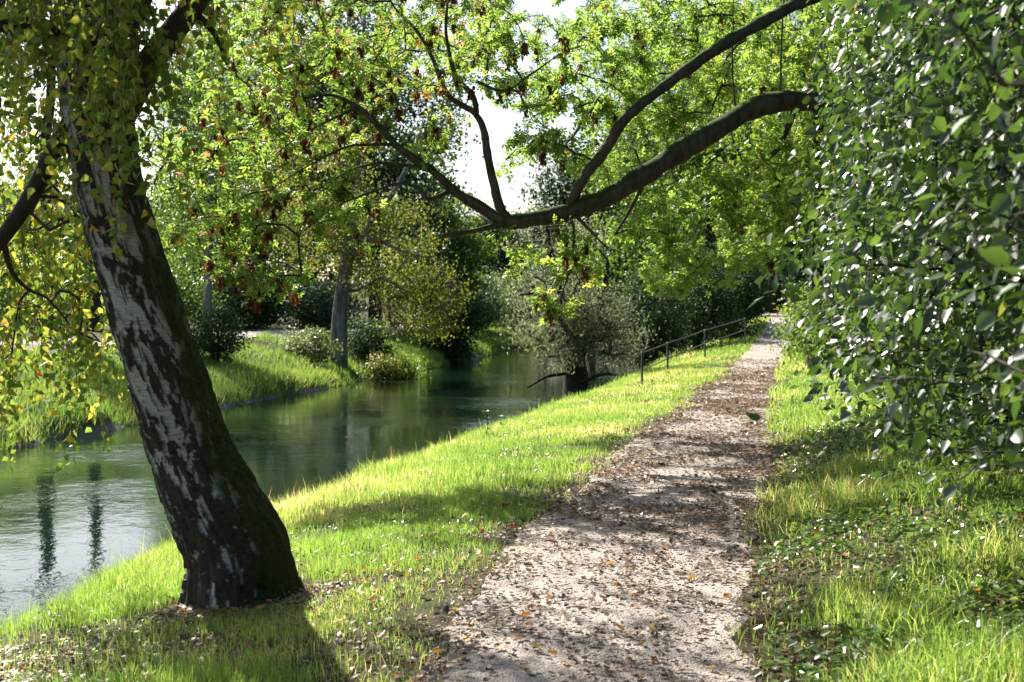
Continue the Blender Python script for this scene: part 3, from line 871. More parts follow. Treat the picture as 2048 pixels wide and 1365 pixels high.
# ------------------------------------------------------------------ the glossy shrubs to the right of the path
def hedge_shrub(name, label, Y0, Y1, xin, zlo, zhi, depth, n_tips, per, size, seed_x, extra=()):
    """xin: function (Y, z) -> X of the face towards the path"""
    ym = (Y0 + Y1) / 2
    bx = float(xin(ym, 1.2)) + depth * 1.25
    bz = zat(bx, ym)
    root = thing(name, (bx, ym, bz), label, 'shrub', 'shrubs lining the right of the footpath')
    n = n_tips
    Yt = Y0 + (Y1 - Y0) * rng.random(n); zt = zlo + (zhi - zlo) * rng.random(n)
    lump = 2 * (fbm(np.stack([Yt * .75, zt * .9, Yt * 0], -1), int(seed_x), 3) - .5) * 1.5
    tips = np.stack([xin(Yt, zt) - lump * .4 + depth * rng.random(n) ** 1.7, Yt, zt], 1)
    tips = tips[fbm(tips * 2.6, int(seed_x) + 70, 2) > .455]
    n = len(tips)
    # rounded lobes standing out of the row, leafy above and to the front, hollow below
    tips = tips[rng.random(n) < .42]; tips[:, 0] += .3; nl = n - len(tips)
    nc = max(6, int((Y1 - Y0) * (zhi - zlo) * 2.1))
    Yc = Y0 + (Y1 - Y0) * (np.arange(nc) * .618034 % 1); zc = zlo + .3 + (zhi - zlo - .3) * ((np.arange(nc) + rng.random(nc)) / nc)
    rc = .3 + .34 * rng.random(nc)
    Cc = np.stack([xin(Yc, zc) + .50 - .34 * rng.random(nc), Yc, zc], 1)
    pick = rng.choice(nc, nl, p=rc ** 2 / (rc ** 2).sum())
    dv = rand_dirs(nl) + np.array([-.55, -.1, .35]); dv = unit(dv)
    lob = Cc[pick] + dv * (rc[pick] * (.72 + .36 * rng.random(nl)))[:, None] * np.array([1, 1.15, .85])
    tips = np.vstack([tips, lob]); n = len(tips)
    sp_ = tips[(rng.random(n) < .03) & (tips[:, 2] > 1.3)] * 1.0
    sp_[:, 0] -= .08 + .2 * rng.random(len(sp_)); sp_[:, 2] += .1 * rng.normal(size=len(sp_))
    tips = np.vstack([tips, sp_]); n = len(tips)
    if len(extra): tips = np.vstack([tips, np.array(extra)])
    stems, wb = [], Bag()
    for k in range(9):
        e = tips[rng.integers(n)]
        s0 = np.array([bx + rng.normal() * .3, ym + (rng.random() - .5) * (Y1 - Y0) * .7, 0]); s0[2] = zat(s0[0], s0[1]) - .1
        e = np.array([s0[0] + (e[0] - s0[0]) * .5, s0[1] + (e[1] - s0[1]) * .6, max(e[2], zlo + .55 * (zhi - zlo))])
        md = (s0 + e) / 2 + np.array([.15, 0, .3])
        s = spline([np.append(s0, .026), np.append(md, .02), np.append(e, .01)], 8)
        V, F = tube(s[:, :3], s[:, 3], 7)
        me = mk_mesh('stem', V, F, smooth=True)
        link('stem', me, M['bark_dark'], root)
        stems.append(s[3:, :3])
    for P_, R_ in grow(np.vstack(stems), tips, .3, .08, .0022):
        V, F = tube(P_, np.clip(R_, .002, .016), 4); wb.add(V, F)
    link('twigs', wb.mesh('twigs', True), M['bark_dark'], root, kind='stuff')
    B = np.repeat(tips, per, 0); m = len(B)
    P = B + np.clip(rng.normal(size=(m, 3)), -2, 2) * np.array([.15, .17, .14])
    D = rand_dirs(m) * .7 + np.array([-.45, -.15, -.55])
    near_c = Cc[np.argmin(((tips[:, None] - Cc[None]) ** 2).sum(2), 1)]
    N = rand_dirs(m) * .8 + np.repeat(unit(tips - near_c), per, 0) * .55 + np.array([-.3, -.1, .5])
    S = size * (.45 + .9 * rng.random(m))
    if len(extra):
        k0 = (len(tips) - len(extra)) * per
        P[k0:] = B[k0:] + (P[k0:] - B[k0:]) * .22
        drop = np.zeros(m, bool); drop[k0:] = (np.arange(m - k0) % per) > 2
        B, P, D, N, S = B[~drop], P[~drop], D[~drop], N[~drop], S[~drop]; m = len(P)
    rnd = np.clip(rng.random(m) ** 1.2 * .93 + (rng.random(m) < .01) * .3, 0, .999)
    g = P[:, 2] > height(P[:, 0], P[:, 1]) + .05
    g &= ~((np.abs(P[:, 0]) < .55) & (P[:, 1] < 1.4))
    g &= ~((P[:, 1] < 3.6) & (P[:, 2] < EYE - .125 * P[:, 1]))     # leaves hang only from the boughs, clear of the verge
    g &= ~((P[:, 1] < 3.6) & (P[:, 0] < xin(P[:, 1], P[:, 2]) - .12))
    P, D, N, S, rnd = P[g], D[g], N[g], S[g], rnd[g]
    sco = np.where(in_view(P, 0), S / np.linalg.norm(P - [0, 0, EYE], axis=1), 0)
    # leaves towards the front first
    front = P[:, 0] - xin(P[:, 1], P[:, 2])
    sco *= np.exp(-np.maximum(front, 0) * 2)
    top = np.zeros(len(P), bool); top[np.argsort(-sco)[:100]] = True
    leaf_parts('leaf', root, P[top], D[top], N[top], S[top], LEAF6, rnd[top], M['hedge_leaf'])
    link('foliage', leaves_mesh('foliage', P[~top], D[~top], N[~top], S[~top], LEAF6, rnd[~top]), M['hedge_leaf'], root, kind='stuff')
    return root
def face_x(px_of_y):
    pz = np.array(px_of_y, float)
    return pz
# the face leans out over the verge: X grows with distance, and the foot is set back
def xin(Y, z):
    Y = np.asarray(Y, float); z = np.asarray(z, float)
    base = np.interp(Y, [1.5, 2.5, 4, 6, 8, 10, 13, 18], [.82, 1.08, 1.38, 1.74, 2.2, 2.7, 3.5, 4.8])
    foot = np.interp(z, [0, .5, .9, 1.4, 2.2, 3.0, 4.5], [.9, .6, .32, .1, 0, .1, .3])
    return base + foot
hedge_shrub('hazel_shrub', 'nearest dark-leaved shrub with blurred leaves at the right picture edge', 1.9, 4.4, xin, 1.15, 3.2, .9, 240, 22, .06, 3, [at(2035, 890, 1.95), at(2050, 800, 2.0), at(1830, -10, 1.8), at(1900, 15, 1.7), at(2010, 170, 1.75)])
hedge_shrub('hazel_shrub', 'glossy-leaved shrub in the middle of the right-hand row, leaves glinting white', 4.4, 8.0, xin, .8, 4.9, 1.1, 1700, 26, .055, 4)
hedge_shrub('hazel_shrub', 'farthest of the glossy shrubs, overhanging the leaf-strewn footpath under the bough', 8.0, 13.5, xin, .5, 5.0, 1.3, 1800, 26, .056, 5)

# ------------------------------------------------------------------ trees and bushes behind
def tree_at(name, px, Y, label, mat, bark, H, r0, blobs, cat='tree', dz=0, **kw):
    X = (px - CX) / FPX * Y
    return make_tree(name, (X, Y, zat(X, Y) + dz), label, cat, blobs, mat, bark, H, r0, **kw)

# far birch on the opposite bank, forked, hanging foliage
fb = at(680, 705, 47); fz = zat(fb[0], 47)
def p47(px, py, r): return np.append(at(px, py, 47), r)
run1 = np.array([[fb[0] - .05, 47, fz - .2, .36], p47(678, 660, .3), p47(682, 600, .26), p47(692, 530, .25), p47(700, 470, .2), p47(708, 400, .15), p47(716, 300, .12), p47(722, 160, .09), p47(730, 20, .05)])
run2 = np.array([p47(694, 520, .16), p47(722, 480, .14), p47(752, 430, .12), p47(790, 380, .09), p47(820, 320, .06), p47(850, 240, .04)])
run3 = np.array([p47(696, 500, .12), p47(740, 478, .09), p47(800, 500, .07), p47(860, 520, .05), p47(910, 545, .03)])
make_tree('birch_tree', (fb[0], 47, fz), 'forked birch with drooping olive foliage standing on the far bank', 'tree',
          [((1.8, -.3, 4.2), (2.2, 1.8, 2.0), 3), ((3.0, -.6, 2.4), (1.5, 1.3, 1.5), 2.6), ((-.8, .2, 5.0), (1.8, 1.6, 1.6), 1.6), ((-.6, 0, 7.2), (2.4, 2.0, 2.0), 1.8)],
          'olive', 'bark_birch_far', 12, .3, n_tips=330, per=62, sig=.32, size=.11, trunk_pts=[run1, run2, run3], hang=1.0, seg=.5)
tree_at('birch_tree', 412, 43, 'slim pale-barked birch behind the leaning birch on the far bank', 'green', 'bark_birch_far', 11, .17,
        [((0, 0, 6), (2.2, 2, 2.5), 2), ((.3, 0, 9), (2, 2, 2.2), 1.4), ((-.8, 0, 3.8), (1.3, 1.2, 1.2), .8)], n_tips=170, per=60, sig=.36, size=.12, lean=(.3, 0), hang=.9)
bush('bush', 432, 730, 40, .75, .85, 'dark rounded bush right beside the leaning trunk, on far bank', 'dark', 55, 80, .22, .1)
bush('bush', 618, 690, 45.5, .85, .62, 'silvery pale-leaved bush left of the forked birch', 'pale', 55, 80, .2, .1)
bush('bush', 735, 690, 49, .8, .95, 'dark green bush just right of the forked birch', 'dark', 55, 80, .25, .11)
bush('bush', 765, 720, 47, .6, .55, 'small yellowing bush on the far bank above the water', 'olive', 40, 70, .2, .09)
bush('bush', 812, 725, 48, .62, .6, 'light green bush next to the yellowing bush', 'lime', 40, 70, .22, .1)
bush('yew_bush', 905, 690, 60, 1.3, 1.9, 'very dark upright evergreen bush where the river bends', 'dark', 120, 90, .35, .14)
bush('bush', 640, 640, 62, 1.6, 1.2, 'deep green bush across the far gravel path', 'blue', 80, 80, .4, .15)
bush('bush', 505, 650, 60, 2.0, 1.3, 'dark bush at the far path left of the silvery bush', 'dark', 90, 80, .4, .15)
bush('bush', 330, 660, 56, 2.0, 1.5, 'green bush behind the far path at left', 'green', 80, 80, .4, .15)
bush('bush', 120, 670, 50, 2.0, 1.5, 'leafy bush behind the far path at the left edge', 'lime', 80, 80, .4, .15)
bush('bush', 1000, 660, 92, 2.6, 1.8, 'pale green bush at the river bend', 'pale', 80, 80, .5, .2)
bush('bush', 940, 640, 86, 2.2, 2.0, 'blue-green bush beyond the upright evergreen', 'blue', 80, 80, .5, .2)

for px_, Y_, lab_ in ((88, 40, 'slim bare-stemmed tree at the far left on the opposite bank'), (190, 47, 'slim tree on the opposite bank behind the hanging birch leaves'), (-25, 44, 'thin tree at the very left edge of the opposite bank')):
    tree_at('broadleaf_tree', px_, Y_, lab_, 'green', 'bark_dark', 15, .24, [((.3, 0, 12.2), (1.7, 1.7, 2.2), 1.3), ((-.3, 0, 8.6), (.7, .7, .8), .25)], n_tips=90, per=55, sig=.42, size=.15, lean=(.4, 0))

def std(H, w, lo=.3):
    return [((0, 0, H * (lo + .12)), (w, w, H * .16), 1.2), ((w * .25, 0, H * .58), (w * 1.05, w, H * .18), 1.5), ((-w * .2, 0, H * .8), (w * .75, w * .75, H * .17), 1)]
bg = [  # px, Y, H, half-width, foliage, label
    (-150, 52, 6, 2.2, 'lime', 'bright green tree behind the curtain of birch leaves at far left'),
    (60, 62, 6.5, 2.4, 'green', 'green tree over the far path at the left edge'),
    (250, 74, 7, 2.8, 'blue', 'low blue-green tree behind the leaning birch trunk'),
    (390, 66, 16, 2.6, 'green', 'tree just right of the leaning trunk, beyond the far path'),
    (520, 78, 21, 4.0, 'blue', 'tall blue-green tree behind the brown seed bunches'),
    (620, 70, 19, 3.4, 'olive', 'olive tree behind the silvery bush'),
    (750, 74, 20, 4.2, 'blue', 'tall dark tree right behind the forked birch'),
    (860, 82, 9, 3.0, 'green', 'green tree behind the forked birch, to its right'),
    (980, 108, 8.5, 4.0, 'blue', 'tree tinted blue-green for haze, straight above the river bend'),
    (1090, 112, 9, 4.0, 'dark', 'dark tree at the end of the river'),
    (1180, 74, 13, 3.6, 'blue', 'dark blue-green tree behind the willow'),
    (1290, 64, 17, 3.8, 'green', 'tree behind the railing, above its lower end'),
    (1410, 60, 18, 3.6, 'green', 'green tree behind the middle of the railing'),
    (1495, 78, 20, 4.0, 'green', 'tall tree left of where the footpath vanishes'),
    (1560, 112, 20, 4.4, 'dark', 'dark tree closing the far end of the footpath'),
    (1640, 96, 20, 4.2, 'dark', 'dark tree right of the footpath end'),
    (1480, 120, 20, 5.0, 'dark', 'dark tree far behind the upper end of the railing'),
]
for i_, (px, Y, H, w, mt, lab) in enumerate(bg):
    tree_at('broadleaf_tree', px, Y, lab, mt, 'bark_dark', H * .9, H * .018, std(H, w, .22 if mt != 'lime' else .25), n_tips=270, per=76, sig=.6, size=.26 if Y > 70 else .2, lean=(rng.normal() * .8, 0))
def wood(name, label, mat, X0, X1, Y0, Y1, hfun, n, size):
    """a far belt of wood that reads as one mass"""
    X = X0 + (X1 - X0) * rng.random(n); Y = Y0 + (Y1 - Y0) * rng.random(n)
    base = height(X, Y)
    H = hfun(X / Y * FPX + CX) * (.75 + .5 * fbm(np.stack([X * .16, Y * .16, X * 0], -1), 45, 2))
    z = base + H * rng.random(n) ** .85
    q = np.stack([X, Y, z], 1)
    g = fbm(q * .33, 47, 3) > .42
    per = 14
    P, D, N, S = scatter_leaves(q[g], per, .8, size, .7, .3)
    rnd = np.clip(np.repeat(fbm(q[g] * .4, 49, 2), per) * .8 + rng.random(len(P)) * .4 - .2, 0, .999)
    link(name, leaves_mesh(name, P, D, N, S, LEAF4, rnd), M[mat], None, label, 'woodland', None, 'stuff')
hp = lambda px: np.interp(px, [-400, 0, 250, 450, 700, 880, 960, 1080, 1150, 1300, 2600], [3.5, 3.5, 4, 8, 15, 13, 7.5, 7.5, 11, 19, 20])
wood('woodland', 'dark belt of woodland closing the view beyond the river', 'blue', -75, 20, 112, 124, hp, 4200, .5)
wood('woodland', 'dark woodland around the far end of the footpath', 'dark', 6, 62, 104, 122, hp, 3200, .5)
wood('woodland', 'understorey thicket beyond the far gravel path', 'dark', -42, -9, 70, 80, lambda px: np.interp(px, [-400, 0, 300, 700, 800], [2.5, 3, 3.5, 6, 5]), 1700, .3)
tall = lambda px: 0 * px + 15
wood('woodland', 'unseen woodland added behind the viewer to hold back sky light', 'dark', -9, 34, -24, -9, tall, 2600, .8)  # out of view, added to block sky fill from behind
wood('woodland', 'woodland added behind the right-hand shrubs to hold back sky light', 'dark', 8.5, 24, -9, 44, lambda px: 0 * px + 13, 3000, .6)  # added to block sky fill from the right
# trees right of the path
tree_at('broadleaf_tree', 1632, 30, 'tree with a dark straight trunk right of the footpath, above the shrubs', 'lime', 'bark_dark', 11, .2,
        [((-.8, 0, 5.4), (1.8, 1.8, 1.4), 1.6), ((0, 0, 7.5), (2.2, 2.2, 1.6), 1.3), ((-1.1, -.5, 3.6), (1.0, 1.2, .7), .8)], n_tips=170, per=60, sig=.36, size=.13)
tree_at('broadleaf_tree', 1545, 84, 'bare dark trunk at the shady end of the footpath', 'dark', 'bark_dark', 15, .34, std(17, 3.2, .35), n_tips=150, per=60, sig=.6, size=.26)
tree_at('broadleaf_tree', 1585, 76, 'second dark trunk beside the shady footpath end', 'green', 'bark_dark', 15, .3, std(17, 3.0, .35), n_tips=150, per=60, sig=.6, size=.24)
tree_at('broadleaf_tree', 1760, 40, 'green tree standing behind the right-hand shrubs', 'green', 'bark_dark', 13, .26, std(14, 3.2, .2), n_tips=190, per=66, sig=.5, size=.17)
bush('bush', 1625, 650, 36, .75, 1.05, 'yellow-green bush at the right edge of the footpath, far end', 'lime', 70, 70, .26, .11)
bush('bush', 1690, 690, 28, .9, 1.1, 'green bush right of the footpath behind the overhanging shrub', 'green', 70, 70, .26, .1)
bush('bush', 1492, 660, 86, 1.2, 2.2, 'dark bush added left of the path to darken its shady end', 'dark', 90, 80, .4, .2)  # this and the next two bushes are added to deepen the shaded end
bush('bush', 1602, 660, 84, 1.1, 2.4, 'dark bush added right of the path to darken its shady end', 'dark', 90, 80, .4, .2)
bush('bush', 1548, 640, 116, 4.0, 3.2, 'dark thicket added behind the vanishing footpath to darken its end', 'dark', 140, 90, .6, .3)
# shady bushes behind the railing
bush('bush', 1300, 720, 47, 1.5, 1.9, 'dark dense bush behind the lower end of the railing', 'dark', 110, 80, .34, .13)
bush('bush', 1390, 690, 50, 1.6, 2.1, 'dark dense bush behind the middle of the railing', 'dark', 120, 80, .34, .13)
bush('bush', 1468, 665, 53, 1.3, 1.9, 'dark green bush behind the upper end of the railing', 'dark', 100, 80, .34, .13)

# willow at the water's edge
wb_ = at(1152, 778, 39.5); wz = WATER_Z - .3
def p39(px, py, r, dy=0): return np.append(at(px, py, 39.5 + dy), r)
runs = [np.array([[wb_[0], 39.5, wz, .5], p39(1153, 770, .42), p39(1150, 735, .36), p39(1146, 700, .34), p39(1140, 660, .22), p39(1120, 590, .15), p39(1100, 500, .1), p39(1090, 430, .06)]),
        np.array([p39(1152, 715, .25), p39(1180, 670, .16), p39(1205, 600, .11), p39(1215, 520, .06)]),
        np.array([p39(1145, 690, .14), p39(1115, 630, .09, -.5), p39(1075, 590, .06, -.9), p39(1040, 590, .035, -1.2)])]
make_tree('willow_tree', (wb_[0], 39.5, wz), 'silvery willow with a thick dark trunk standing in the water', 'tree',
          [((-.5, -.5, 3.3), (1.3, 1.2, 1.2), 2.6), ((.5, -.6, 2.6), (1.2, 1.0, 1.0), 3), ((-.6, 0, 5.0), (1.4, 1.2, 1.2), 1.6), ((-1.2, -.8, 2.3), (.7, .7, .7), 1.3), ((1.3, -.8, 1.9), (.8, .6, .7), 1.6), ((.2, -1.0, 2.3), (1.0, .4, .6), 1.2), ((-.2, -1.1, 1.55), (1.1, .35, .45), .9)],
          'willow', 'bark_dark', 6, .3, n_tips=300, per=46, sig=.3, size=.14, trunk_pts=runs, tmpl=NARROW, hang=.8, seg=.35)
def log(label, a, b, r):
    m_ = (a + b) / 2 + np.array([0, 0, .12])
    s = spline([np.append(a, r), np.append(m_, r * .8), np.append(b, r * .4)], 8)
    s[:, :3] += (fbm(s[:, :3] * 3, 8, 2)[:, None] - .5) * .12
    V, F = tube(s[:, :3], s[:, 3], 8)
    root = thing('fallen_branch', s[0, :3], label, 'branch', 'dead branches at the willow foot')
    link('limb', mk_mesh('limb', V, F, smooth=True), M['bark_dark'], root)
    for k in (8, 12):
        e = s[k, :3] + np.array([rng.normal() * .15, -.1, .3])
        V, F = tube([s[k, :3], (s[k, :3] + e) / 2 + .03, e], [r * .35, r * .25, r * .1], 5)
        link('side_twig', mk_mesh('side_twig', V, F, smooth=True), M['bark_dark'], root)
log('dead branch leaning from the willow foot into the river on its left', at(1142, 745, 39.2), at(1055, 775, 38.5), .06)
log('dead limb lying from the willow foot towards the grassy bank', at(1165, 765, 39.0), at(1235, 752, 38.0), .07)

# ------------------------------------------------------------------ railing
rt = [at(1284, 705, 30), at(1335, 686, 34), at(1410, 660, 40), at(1490, 637, 46)]
root = thing('railing', (rt[0][0], rt[0][1], zat(rt[0][0], rt[0][1])), 'grey tubular metal railing on the bank before dark bushes', 'railing')
for p in rt:
    z0 = zat(p[0], p[1]) - .2
    V, F = tube([(p[0], p[1], z0), (p[0], p[1], p[2] - .01), (p[0], p[1], p[2] + .012)], [.026, .026, .016], 10)
    link('post', mk_mesh('post', V, F, smooth=True), M['metal'], root)
for k in range(3):
    for dz in (0, -.4):
        a, b = rt[k] + [0, 0, dz - .012], rt[k + 1] + [0, 0, dz - .012]
        V, F = tube(np.array([a, (a + b) / 2 - [0, 0, .008], b]), .016, 8)
        link('rail', mk_mesh('rail', V, F, smooth=True), M['metal'], root)

# ------------------------------------------------------------------ grass
def blades(X, Y, hgt, wid, lean=.5, seg=2):
    n = len(X)
    Z = height(X, Y)
    g = Z > WATER_Z - .05
    X, Y, Z, hgt, wid = X[g], Y[g], Z[g], hgt[g], wid[g]
    n = len(X)
    a = rng.random(n) * 2 * np.pi
    ln = np.abs(rng.normal(size=n)) * lean
    dx, dy = np.cos(a) * ln * hgt, np.sin(a) * ln * hgt
    b = rng.random(n) * np.pi
    sx, sy = np.cos(b) * wid / 2, np.sin(b) * wid / 2
    P = np.stack([X, Y, Z - .01], 1)
    O = np.zeros(n)
    w = np.stack([sx, sy, O], 1)
    m = P + np.stack([dx * .35, dy * .35, hgt * .6], 1)
    t = P + np.stack([dx, dy, hgt * np.sqrt(np.clip(1 - .25 * ln ** 2, .3, 1))], 1)
    if seg == 2:
        V = np.stack([P - w, P + w, m - w * .75, m + w * .75, t], 1).reshape(-1, 3)
        f = np.arange(n)[:, None] * 5
        return V, [f + np.array([[0, 1, 3, 2]])], [f + np.array([[2, 3, 4]])], n, P
    V = np.stack([P - w, P + w, t], 1).reshape(-1, 3)
    f = np.arange(n)[:, None] * 3
    return V, [], [f + np.array([[0, 1, 2]])], n, P

def grass(name, label, X, Y, hgt, wid, mat, lean=.5, seg=2):
    V, q, t, n, P = blades(X, Y, hgt, wid, lean, seg)
    pat = fbm(P * np.array([.9, .9, 0]), 17, 3)
    rnd = np.clip(rng.random(n) * .62 + (pat - .5) * .9 + .22 + (rng.random(n) < .04) * .4, 0, .999)
    fs = []; rr = []
    if q: fs.append(np.concatenate(q)); rr.append(rnd)
    fs.append(np.concatenate(t)); rr.append(rnd)
    me = mk_mesh(name, V, fs, np.concatenate(rr))
    link(name, me, mat, None, label, 'grass', None, 'stuff')

def band_pts(n, y0, y1, d0, d1, pw=1.0):
    Y = y0 + (y1 - y0) * rng.random(n) ** pw
    d = d0 + (d1 - d0) * rng.random(n)
    return fL(Y) - d, Y, d

def cull(X, Y, *a):
    """keep what the picture or a step to its side can show"""
    g = np.abs(X) < .46 * Y + 1.2
    return [v[g] for v in (X, Y) + a]

def birch_foot(X, Y):
    return np.hypot(X + 1.56, Y - 7.6)

# near bank
parts_ = []
for (n, y0, y1, w0, hs) in ((190000, 4.2, 11, .0036, .82), (130000, 11, 22, .0055, .85), (90000, 22, 42, .01, .85), (36000, 42, 75, .022, 1.2)):
    X, Y, d = band_pts(n, y0, y1, -.3, 3.75)
    X, Y, d = cull(X, Y, d)
    pat = fbm(np.stack([X * .7, Y * .7, X * 0], -1), 23, 3)
    pat2 = fbm(np.stack([X * 2.6, Y * 2.6, X * 0], -1), 24, 2)
    keep = rng.random(len(X)) < np.clip((pat2 - .28) * 3.2, .12, 1) * np.interp(d + (pat - .5) * .9, [-.3, -.05, .15, .45], [0, .12, .5, 1])
    bf = birch_foot(X, Y)
    keep &= rng.random(len(X)) < np.interp(bf, [.33, .4, .62], [0, .45, 1])
    # the trodden, leafy patch at the lower left of the birch
    lf = np.hypot((X + 2.3) / 1.0, (Y - 6.3) / .7)
    keep &= rng.random(len(X)) < np.interp(lf, [.4, .9, 1.3], [.12, .4, 1])
    h = (.045 + .09 * np.clip((pat - .3) * 2, 0, 1) + np.interp(d, [0, .5, 2.3, 2.9, 3.7], [0, .015, .03, .1, .12])) * (.55 + .8 * rng.random(len(X))) * hs
    h *= np.where(rng.random(len(X)) < .02, 1.8, 1)
    parts_.append((X[keep], Y[keep], h[keep], np.full(keep.sum(), w0) * (.6 + .8 * rng.random(keep.sum()))))
X, Y, h, w = [np.concatenate(v) for v in zip(*parts_)]
grass('grass', 'sunlit short grass on the bank between footpath and river', X, Y, h, w, M['grass'], .55)

# right verge
n = 190000
Y = 4.0 + 38 * rng.random(n) ** 1.8
d = -.1 + 3.6 * rng.random(n)
X = fR(Y) + d
X, Y, d = cull(X, Y, d)
pat2 = fbm(np.stack([X * 1.6, Y * 1.6, X * 0], -1), 27, 3)
far = np.clip((Y - 12) / 6, 0, 1)
keep = rng.random(len(X)) < np.clip((pat2 - .40) * 5 + far * .8, .36, 1) * np.interp(d, [-.1, .1, .4], [.1, .5, 1])
h = (.05 + .14 * np.clip((pat2 - .4) * 4, 0, 1)) * (.5 + .9 * rng.random(len(X)))
w = np.interp(Y, [4, 10, 20, 40], [.0045, .006, .01, .02]) * (.6 + .8 * rng.random(len(X)))
grass('grass', 'tufted grass on the verge right of the footpath', X[keep], Y[keep], h[keep], w[keep], M['grass'], .7)

# far bank
n = 110000
Y = 19 + 75 * rng.random(n) ** 1.1
e = np.abs(rng.random(n)) ** 1.25 * 7.5
X = fF(Y) - e + .1
g = (np.abs(X) < .44 * Y + 2) & ~((np.abs(X - (fF(Y) - np.interp(Y, [20, 40, 55, 66, 84], [6.4, 6.0, 6.3, 5.2, 5.6]))) < 1.15) & (Y < 84))
X, Y, e = X[g], Y[g], e[g]
pat = fbm(np.stack([X * .55, Y * .55, X * 0], -1), 29, 3)
h = (.1 + .22 * np.clip((pat - .35) * 2.5, 0, 1) + np.interp(e, [0, .8, 2.5], [.16, .12, 0])) * (.5 + .8 * rng.random(len(X)))
grass('grass', 'long grass covering the far river bank', X, Y, h, np.interp(Y, [20, 90], [.018, .05]) * (.6 + .7 * rng.random(len(X))), M['far_grass'], .6, 1)

# ------------------------------------------------------------------ ground cover and fallen leaves
def flat_leaves(name, label, cat, X, Y, lift, size, tmpl, mat, tilt, rnd):
    Z = np.maximum(height(X, Y), np.where((X > fL(Y)) & (X < fR(Y)), fZ(Y) + .026, -9)) + lift
    n = len(X)
    a = rng.random(n) * 6.28
    D = np.stack([np.cos(a), np.sin(a), rng.normal(size=n) * tilt], 1)
    N = rng.normal(size=(n, 3)) * tilt + np.array([0, 0, 1.0])
    me = leaves_mesh(name, np.stack([X, Y, Z], 1), D, N, size, tmpl, rnd)
    link(name, me, mat, None, label, cat, None, 'stuff')

n = 52000
Y = 3.8 + 17 * rng.random(n) ** 1.5
d = .05 + 3.8 * rng.random(n)
X, Y, d = cull(fR(Y) + d, Y, d)
pt = fbm(np.stack([X * 1.4, Y * 1.4, X * 0], -1), 33, 3)
k_ = rng.random(len(X)) < np.clip((pt - .3) * 4, .12, 1) * np.interp(d, [0, .5], [.2, 1])
X, Y = X[k_], Y[k_]
flat_leaves('ground_cover', 'low glossy-leaved ground cover on the verge under the shrubs', 'ground cover', X, Y, .02 + .07 * rng.random(len(X)), .03 + .028 * rng.random(len(X)), LEAF6, M['cover_leaf'], .38, rng.random(len(X)) * .99)
n = 9000
X, Y, d = band_pts(n, 6, 30, .3, 2.8)
pt = fbm(np.stack([X * .8, Y * .8, X * 0], -1), 35, 3)
k_ = rng.random(n) < np.clip((pt - .45) * 5, 0, 1)
X, Y = X[k_], Y[k_]
flat_leaves('ground_cover', 'clover-like leaves among the grass of the near bank', 'ground cover', X, Y, .02 + .05 * rng.random(len(X)), np.interp(Y, [6, 30], [.022, .05]), LEAF6, M['cover_leaf'], .35, rng.random(len(X)) * .99)

# litter: on the path, its edges, the verge and the trodden patch by the birch
n = 130000
Y = 3.6 + 34 * rng.random(n) ** 1.5
u = -.25 + 1.5 * rng.random(n)
X = fL(Y) + (fR(Y) - fL(Y)) * u
pt = fbm(np.stack([X * 1.8, Y * 1.5, X * 0], -1), 37, 3)
dens = np.interp(Y, [4, 6, 8.5, 10, 13, 20, 27, 33], [.38, .42, .6, .95, 1.2, 1.0, .6, .15]) * np.clip((pt - .34) * 4.5, .24, 1.3) * np.interp(u, [-.25, -.05, .06, .16, .35, .7, .85, .97, 1.25], [.1, .6, 1.1, .9, .6, .8, 1, .8, .25])
k_ = rng.random(n) < dens
A = np.stack([X[k_], Y[k_]], 1)
n = 9000
B = np.stack([-2.4 + rng.normal(size=n) * .75, 6.1 + rng.normal(size=n) * .5], 1)
B = B[(B[:, 0] < fL(B[:, 1]) - .1) & (birch_foot(B[:, 0], B[:, 1]) > .33) & (height(B[:, 0], B[:, 1]) > -.5)]
n = 40000
Yc = 4 + 12 * rng.random(n) ** 1.3; C_ = np.stack([fR(Yc) + 3.6 * rng.random(n), Yc], 1)
C_ = C_[fbm(np.stack([C_[:, 0] * 1.1, C_[:, 1] * 1.1, C_[:, 0] * 0], -1), 39, 3) > .40 - .4 * (rng.random(len(C_)) < .45)]
n = 2600
aa = 3.4 + 3.2 * rng.random(n); rr_ = .3 + np.abs(rng.normal(size=n)) * .16
Dd = np.stack([-1.5 + np.cos(aa) * rr_, 7.55 + np.sin(aa) * rr_], 1)
n = 2500
Xe, Ye, _ = band_pts(n, 4.5, 14, -.05, 1.4)
E_ = np.stack([Xe, Ye], 1)
Q = np.vstack([A, B, C_, Dd, E_])
sz = np.interp(Q[:, 1], [4, 12, 30], [.026, .032, .055]) * (.4 + 1.25 * rng.random(len(Q)) ** 1.6)
flat_leaves('leaf_litter', 'dry brown leaf litter on the footpath and its edges', 'leaf litter', Q[:, 0], Q[:, 1], .004 + .012 * rng.random(len(Q)), sz, DRY, M['litter'], .22, np.clip(rng.random(len(Q)), 0, .999))

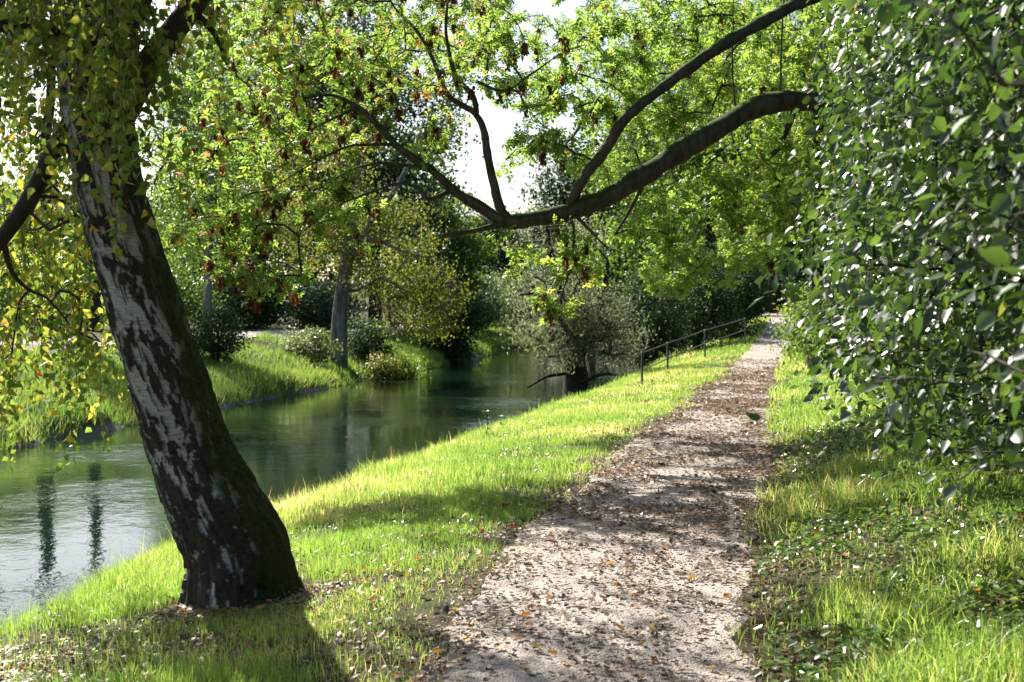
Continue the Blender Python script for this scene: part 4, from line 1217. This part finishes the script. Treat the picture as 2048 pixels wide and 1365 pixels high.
# single bright leaves
DRY_FINE = T_([(0, -.3, .03), (0, 0, 0), (.22, .04, .07), (.4, .22, .16), (.33, .36, .11), (.34, .5, .12), (.2, .64, .06), (.17, .8, .1), (0, 1.05, .2),
               (-.15, .8, .02), (-.22, .66, .05), (-.33, .5, .08), (-.31, .37, .1), (-.4, .24, .2), (-.2, .05, .05), (.03, -.3, .03)],
              [(0, 15, 1)] + [(1, i, i + 1) for i in range(2, 14)])
fl_me = []
for k in range(8):
    v = DRY_FINE[0].copy(); v[:, 2] = v[:, 2] * (.5 + rng.random()) + rng.normal(size=len(v)) * .015
    me = mk_mesh('fallen_leaf', v, [DRY_FINE[1]], np.full(len(DRY_FINE[1]), (k + .5) / 8)); me.materials.append(M['fallen'])
    fl_me.append(me)
def fallen(X, Y, size, k, label, group, lift=.012):
    z = max(zat(X, Y), float(fZ(Y)) + .026 if fL(Y) < X < fR(Y) else -9) + lift
    o = bpy.data.objects.new('fallen_leaf', fl_me[k])
    sc.collection.objects.link(o)
    o.location = (X, Y, z); o.scale = (size,) * 3
    o.rotation_euler = (rng.normal() * .3, rng.normal() * .3, rng.random() * 6.28)
    o['label'] = label; o['category'] = 'leaf'
    if group: o['group'] = group
CN = ['russet', 'russet', 'orange', 'orange', 'orange', 'yellow', 'yellow', 'yellow']
def spread(n, place, pts_fn, lift=.012):
    c = 0
    while c < n:
        X, Y = pts_fn()
        if abs(X) > .40 * Y: continue
        k = int(rng.integers(8)); c += 1
        fallen(X, Y, .035 + .025 * rng.random(), k, f'{CN[k]} fallen leaf lying {place}', f'{CN[k]} leaves {place}', lift)
def on_path():
    Y = 5.4 + 8 * rng.random() ** 1.3; return float(fL(Y) + (fR(Y) - fL(Y)) * (rng.random() ** 1.4)), Y
def on_grass():
    Y = 5.2 + 5 * rng.random(); return float(fL(Y) - abs(rng.normal()) * .5), Y
def on_verge():
    Y = 4.6 + 7 * rng.random(); return float(fR(Y) + .1 + 2.2 * rng.random()), Y
def by_birch():
    return -2.5 + rng.normal() * .6, 6.2 + rng.normal() * .4
def at_foot():
    a = rng.random() * 6.28; q = .42 + abs(rng.normal()) * .15
    return -1.45 + math.cos(a) * q, 7.55 + math.sin(a) * q
spread(80, 'on the gravel footpath', on_path)
spread(60, 'in the grass left of the footpath', on_grass, .05)
spread(60, 'on the verge right of the footpath', on_verge, .06)
spread(50, 'on the bare patch left of the leaning birch', by_birch, .03)
spread(24, 'around the foot of the leaning birch', at_foot, .04)
p = at(1078, 1312, 5.96)
fallen(float(p[0]), 5.96, .05, 7, 'single bright yellow leaf on the bare gravel at the near end', None)

# ------------------------------------------------------------------ a weed standing at the water's edge
def weed(label, px, py, Y, H, n):
    b = at(px, py, Y); b[2] = zat(b[0], Y)
    root = thing('weed', b, label, 'plant', 'tall weeds on the near bank edge')
    s = np.array([b + [0, 0, -.03], b + [.02, 0, H * .5], b + [-.01, 0, H]])
    sp = spline(s, 6)
    V, F = tube(sp, np.linspace(.005, .002, len(sp)), 5)
    link('stem', mk_mesh('stem', V, F, smooth=True), M['twig'], root)
    P = sp[rng.integers(2, len(sp), n)]
    D = rand_dirs(n); D[:, 2] = np.abs(D[:, 2]) * .4
    link('foliage', leaves_mesh('foliage', P, D, rand_dirs(n) * .4 + [0, 0, 1], np.linspace(.07, .05, n), LEAF6, rng.random(n) * .9), M['hedge_leaf'], root)
weed('tall thin weed with small leaves at the near bank edge', 972, 862, 19.0, .42, 34)
weed('shorter leafy weed just right of the tall thin weed', 1000, 850, 20.0, .26, 22)
